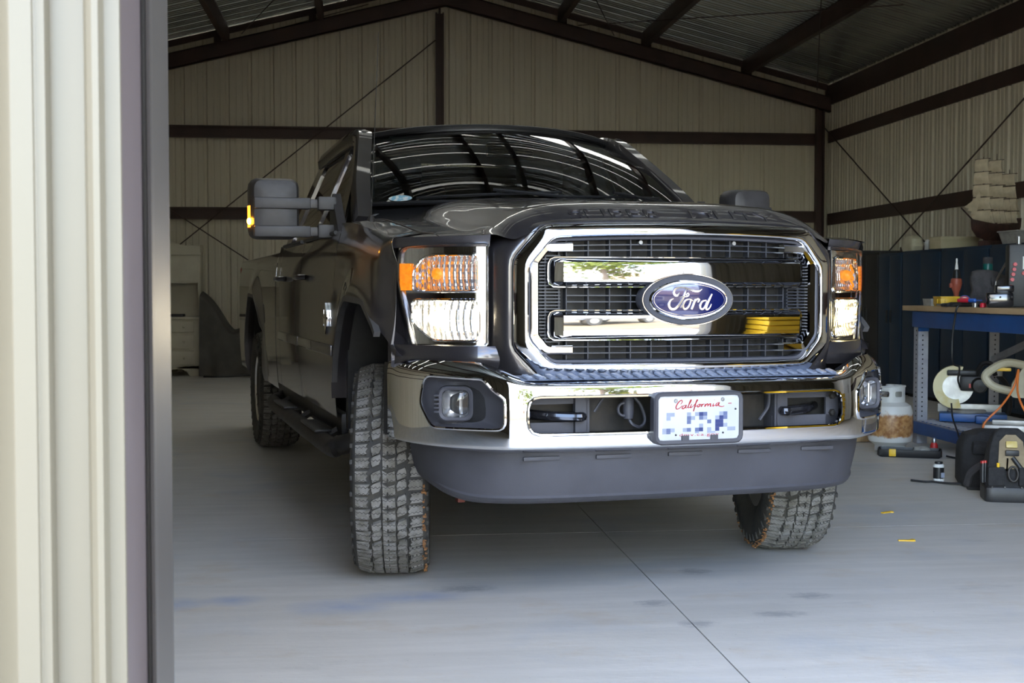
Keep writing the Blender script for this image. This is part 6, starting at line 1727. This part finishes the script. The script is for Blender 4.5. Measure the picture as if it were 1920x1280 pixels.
for k, (y_, m_, lab) in enumerate(((15.3, 'steel', 'steel can on the far dark cabinet'), (13.05, 'white', 'white jar on the cabinets left of the cream box'), (12.95, 'steel', 'small metal jar beside the white jar on the cabinets'))):
    lo_('jar', MB().lathe([(0.04, 0), (0.045, 0.01), (0.045, 0.09), (0.035, 0.10), (0.035, 0.115), (0, 0.117)], 14, (5.85, y_, 1.60 if k == 0 else 1.55)), M[m_], lab, 'jar', 'jars on the cabinets')

# ---- dresser and covered furniture at the back left
t = thing('dresser_hutch', 'cream wooden dresser with arched hutch and drawers against the back wall', 'dresser', (-2.86, 17.55, 0))
W2 = 0.62
MB().box((0, 0.10, 0.42), (2 * W2, 0.50, 0.66), bev=0.01).box((0, 0.09, 0.765), (2 * W2 + 0.06, 0.55, 0.035), bev=0.01).build('chest', M['cream_wood'], t)
for s in (-1, 1): MB().prism([(s * W2, 0.0), (s * W2, 0.14), (s * (W2 - 0.30), 0.12), (s * (W2 - 0.17), 0.06), (s * (W2 - 0.13), 0.0)], -0.15, -0.11).prism([(-0.15, 0), (-0.15, 0.12), (0.33, 0.12), (0.33, 0), (0.27, 0), (0.2, 0.08), (-0.02, 0.08), (-0.08, 0)], s * W2 - 0.015, s * W2 + 0.015, 'x').build('bracket_foot', M['cream_wood'], t)
for k, (z0, z1) in enumerate(((0.57, 0.73), (0.36, 0.55), (0.14, 0.34))):
    for s in (-1, 1):
        d_ = MB().box((s * 0.29, -0.155, (z0 + z1) / 2), (0.52, 0.022, z1 - z0 - 0.015), bev=0.006).build('drawer', M['cream_wood'], t)
        for xx in (-0.13, 0.13): MB().sphere((s * 0.29 + xx, -0.178, (z0 + z1) / 2), 0.016, 10, 6).build('knob', M['cream_wood'], d_)
for s in (-1, 1): MB().box((s * (W2 - 0.02), 0.17, 1.26), (0.035, 0.30, 0.96), bev=0.004).build('side_panel', M['cream_wood'], t)
MB().box((0, 0.31, 1.26), (2 * W2 - 0.04, 0.02, 0.96)).build('back_panel', M['cream_wood'], t)
for zz in (1.24, 1.60): MB().box((0, 0.17, zz), (2 * W2 - 0.06, 0.28, 0.025), bev=0.003).build('shelf', M['cream_wood'], t)
MB().box((0, 0.03, 1.42), (2 * W2 - 0.06, 0.018, 0.34), bev=0.004).build('cupboard_door', M['cream_wood'], t)
cr_ = [(-W2, 1.62)] + [(x_, 1.72 + 0.11 * 0.5 * (1 + math.cos(min(1, abs(x_) / 0.5) * PI))) for x_ in np.linspace(-W2, W2, 33)] + [(W2, 1.62)]
MB().prism(cr_, -0.01, 0.03).box((0, 0.02, 1.615), (2 * W2 + 0.02, 0.06, 0.03), bev=0.008).build('arched_crest', M['cream_wood'], t)
lo_('dark_tray', MB().box((-2.80, 17.50, 0.80), (0.70, 0.22, 0.035), bev=0.01), M['locker_dark'], 'dark tray lying on the dresser ledge', 'tray')
M['dust_sheet'] = mat('grey_dust_sheet', (0.105, 0.10, 0.085), 0.9, 0, (0.085, 0.08, 0.07), 5, bump=0.3)
def drape(u, v):
    x_ = -2.22 + 0.78 * u
    h_ = 0.60 + 0.46 * max(0, 1 - u * 1.9) ** 1.2 + 0.05 * math.sin(u * 9)
    fall = min(1.0, v / 0.75)
    y_ = 17.15 + 0.10 * math.sin(u * 13) * (1 - fall) * 0.5 + (0.12 * fall if v < 0.75 else 0.12 + (v - 0.75) / 0.25 * 0.72)
    z_ = h_ * (1 - (1 - fall) ** 1.3) + (0 if v < 0.75 else 0.06 * math.sin((v - 0.75) / 0.25 * PI))
    return (x_, y_, max(0.012, z_))
ds = MB().grid(drape, np.linspace(0, 1, 40), np.linspace(0, 1, 24))
lo_('dust_sheet', ds, M['dust_sheet'], 'grey dust sheet draped over furniture beside the dresser', 'cover', angle=80)
lo_('floor_hose', MB().tube(cat([(-2.15, 17.05, 0.015), (-1.95, 17.0, 0.015), (-1.7, 17.08, 0.02), (-1.5, 17.1, 0.03)], 8), 0.013, 6), M['black_plastic'], 'black hose along the bottom of the dust sheet', 'hose')

# ---- stock just inside the right jamb (seen in the chrome)
t = thing('plank_stack', 'stack of yellow planks inside the right jamb', 'planks', (4.35, 2.35, 0), 0.25)
for k in range(7):
    MB().box((0, 0.02 * (k % 2), 0.10 + 0.125 * k), (1.5, 0.5, 0.10), bev=0.006).build('plank', M['yellow'], t)
    if k < 6: MB().box((0, 0.0, 0.1625 + 0.125 * k), (1.4, 0.06, 0.024)).build('spacer', M['dark_gap'], t)
MB().box((0, 0, 0.025), (1.4, 0.4, 0.05)).build('pallet', M['pine'], t)
t = thing('white_cupboard', 'tall white cupboard inside the right front corner', 'cupboard', (5.6, 2.6, 0), 0.5)
MB().box((0, 0, 1.0), (0.9, 0.6, 1.96), bev=0.01).build('carcass', M['white'], t)
for s in (-1, 1):
    d_ = MB().box((s * 0.225, 0.31, 1.0), (0.43, 0.02, 1.86), bev=0.004).build('door', M['white'], t)
    MB().box((s * 0.05, 0.33, 1.0), (0.02, 0.025, 0.2), bev=0.004).build('handle', M['steel'], d_)
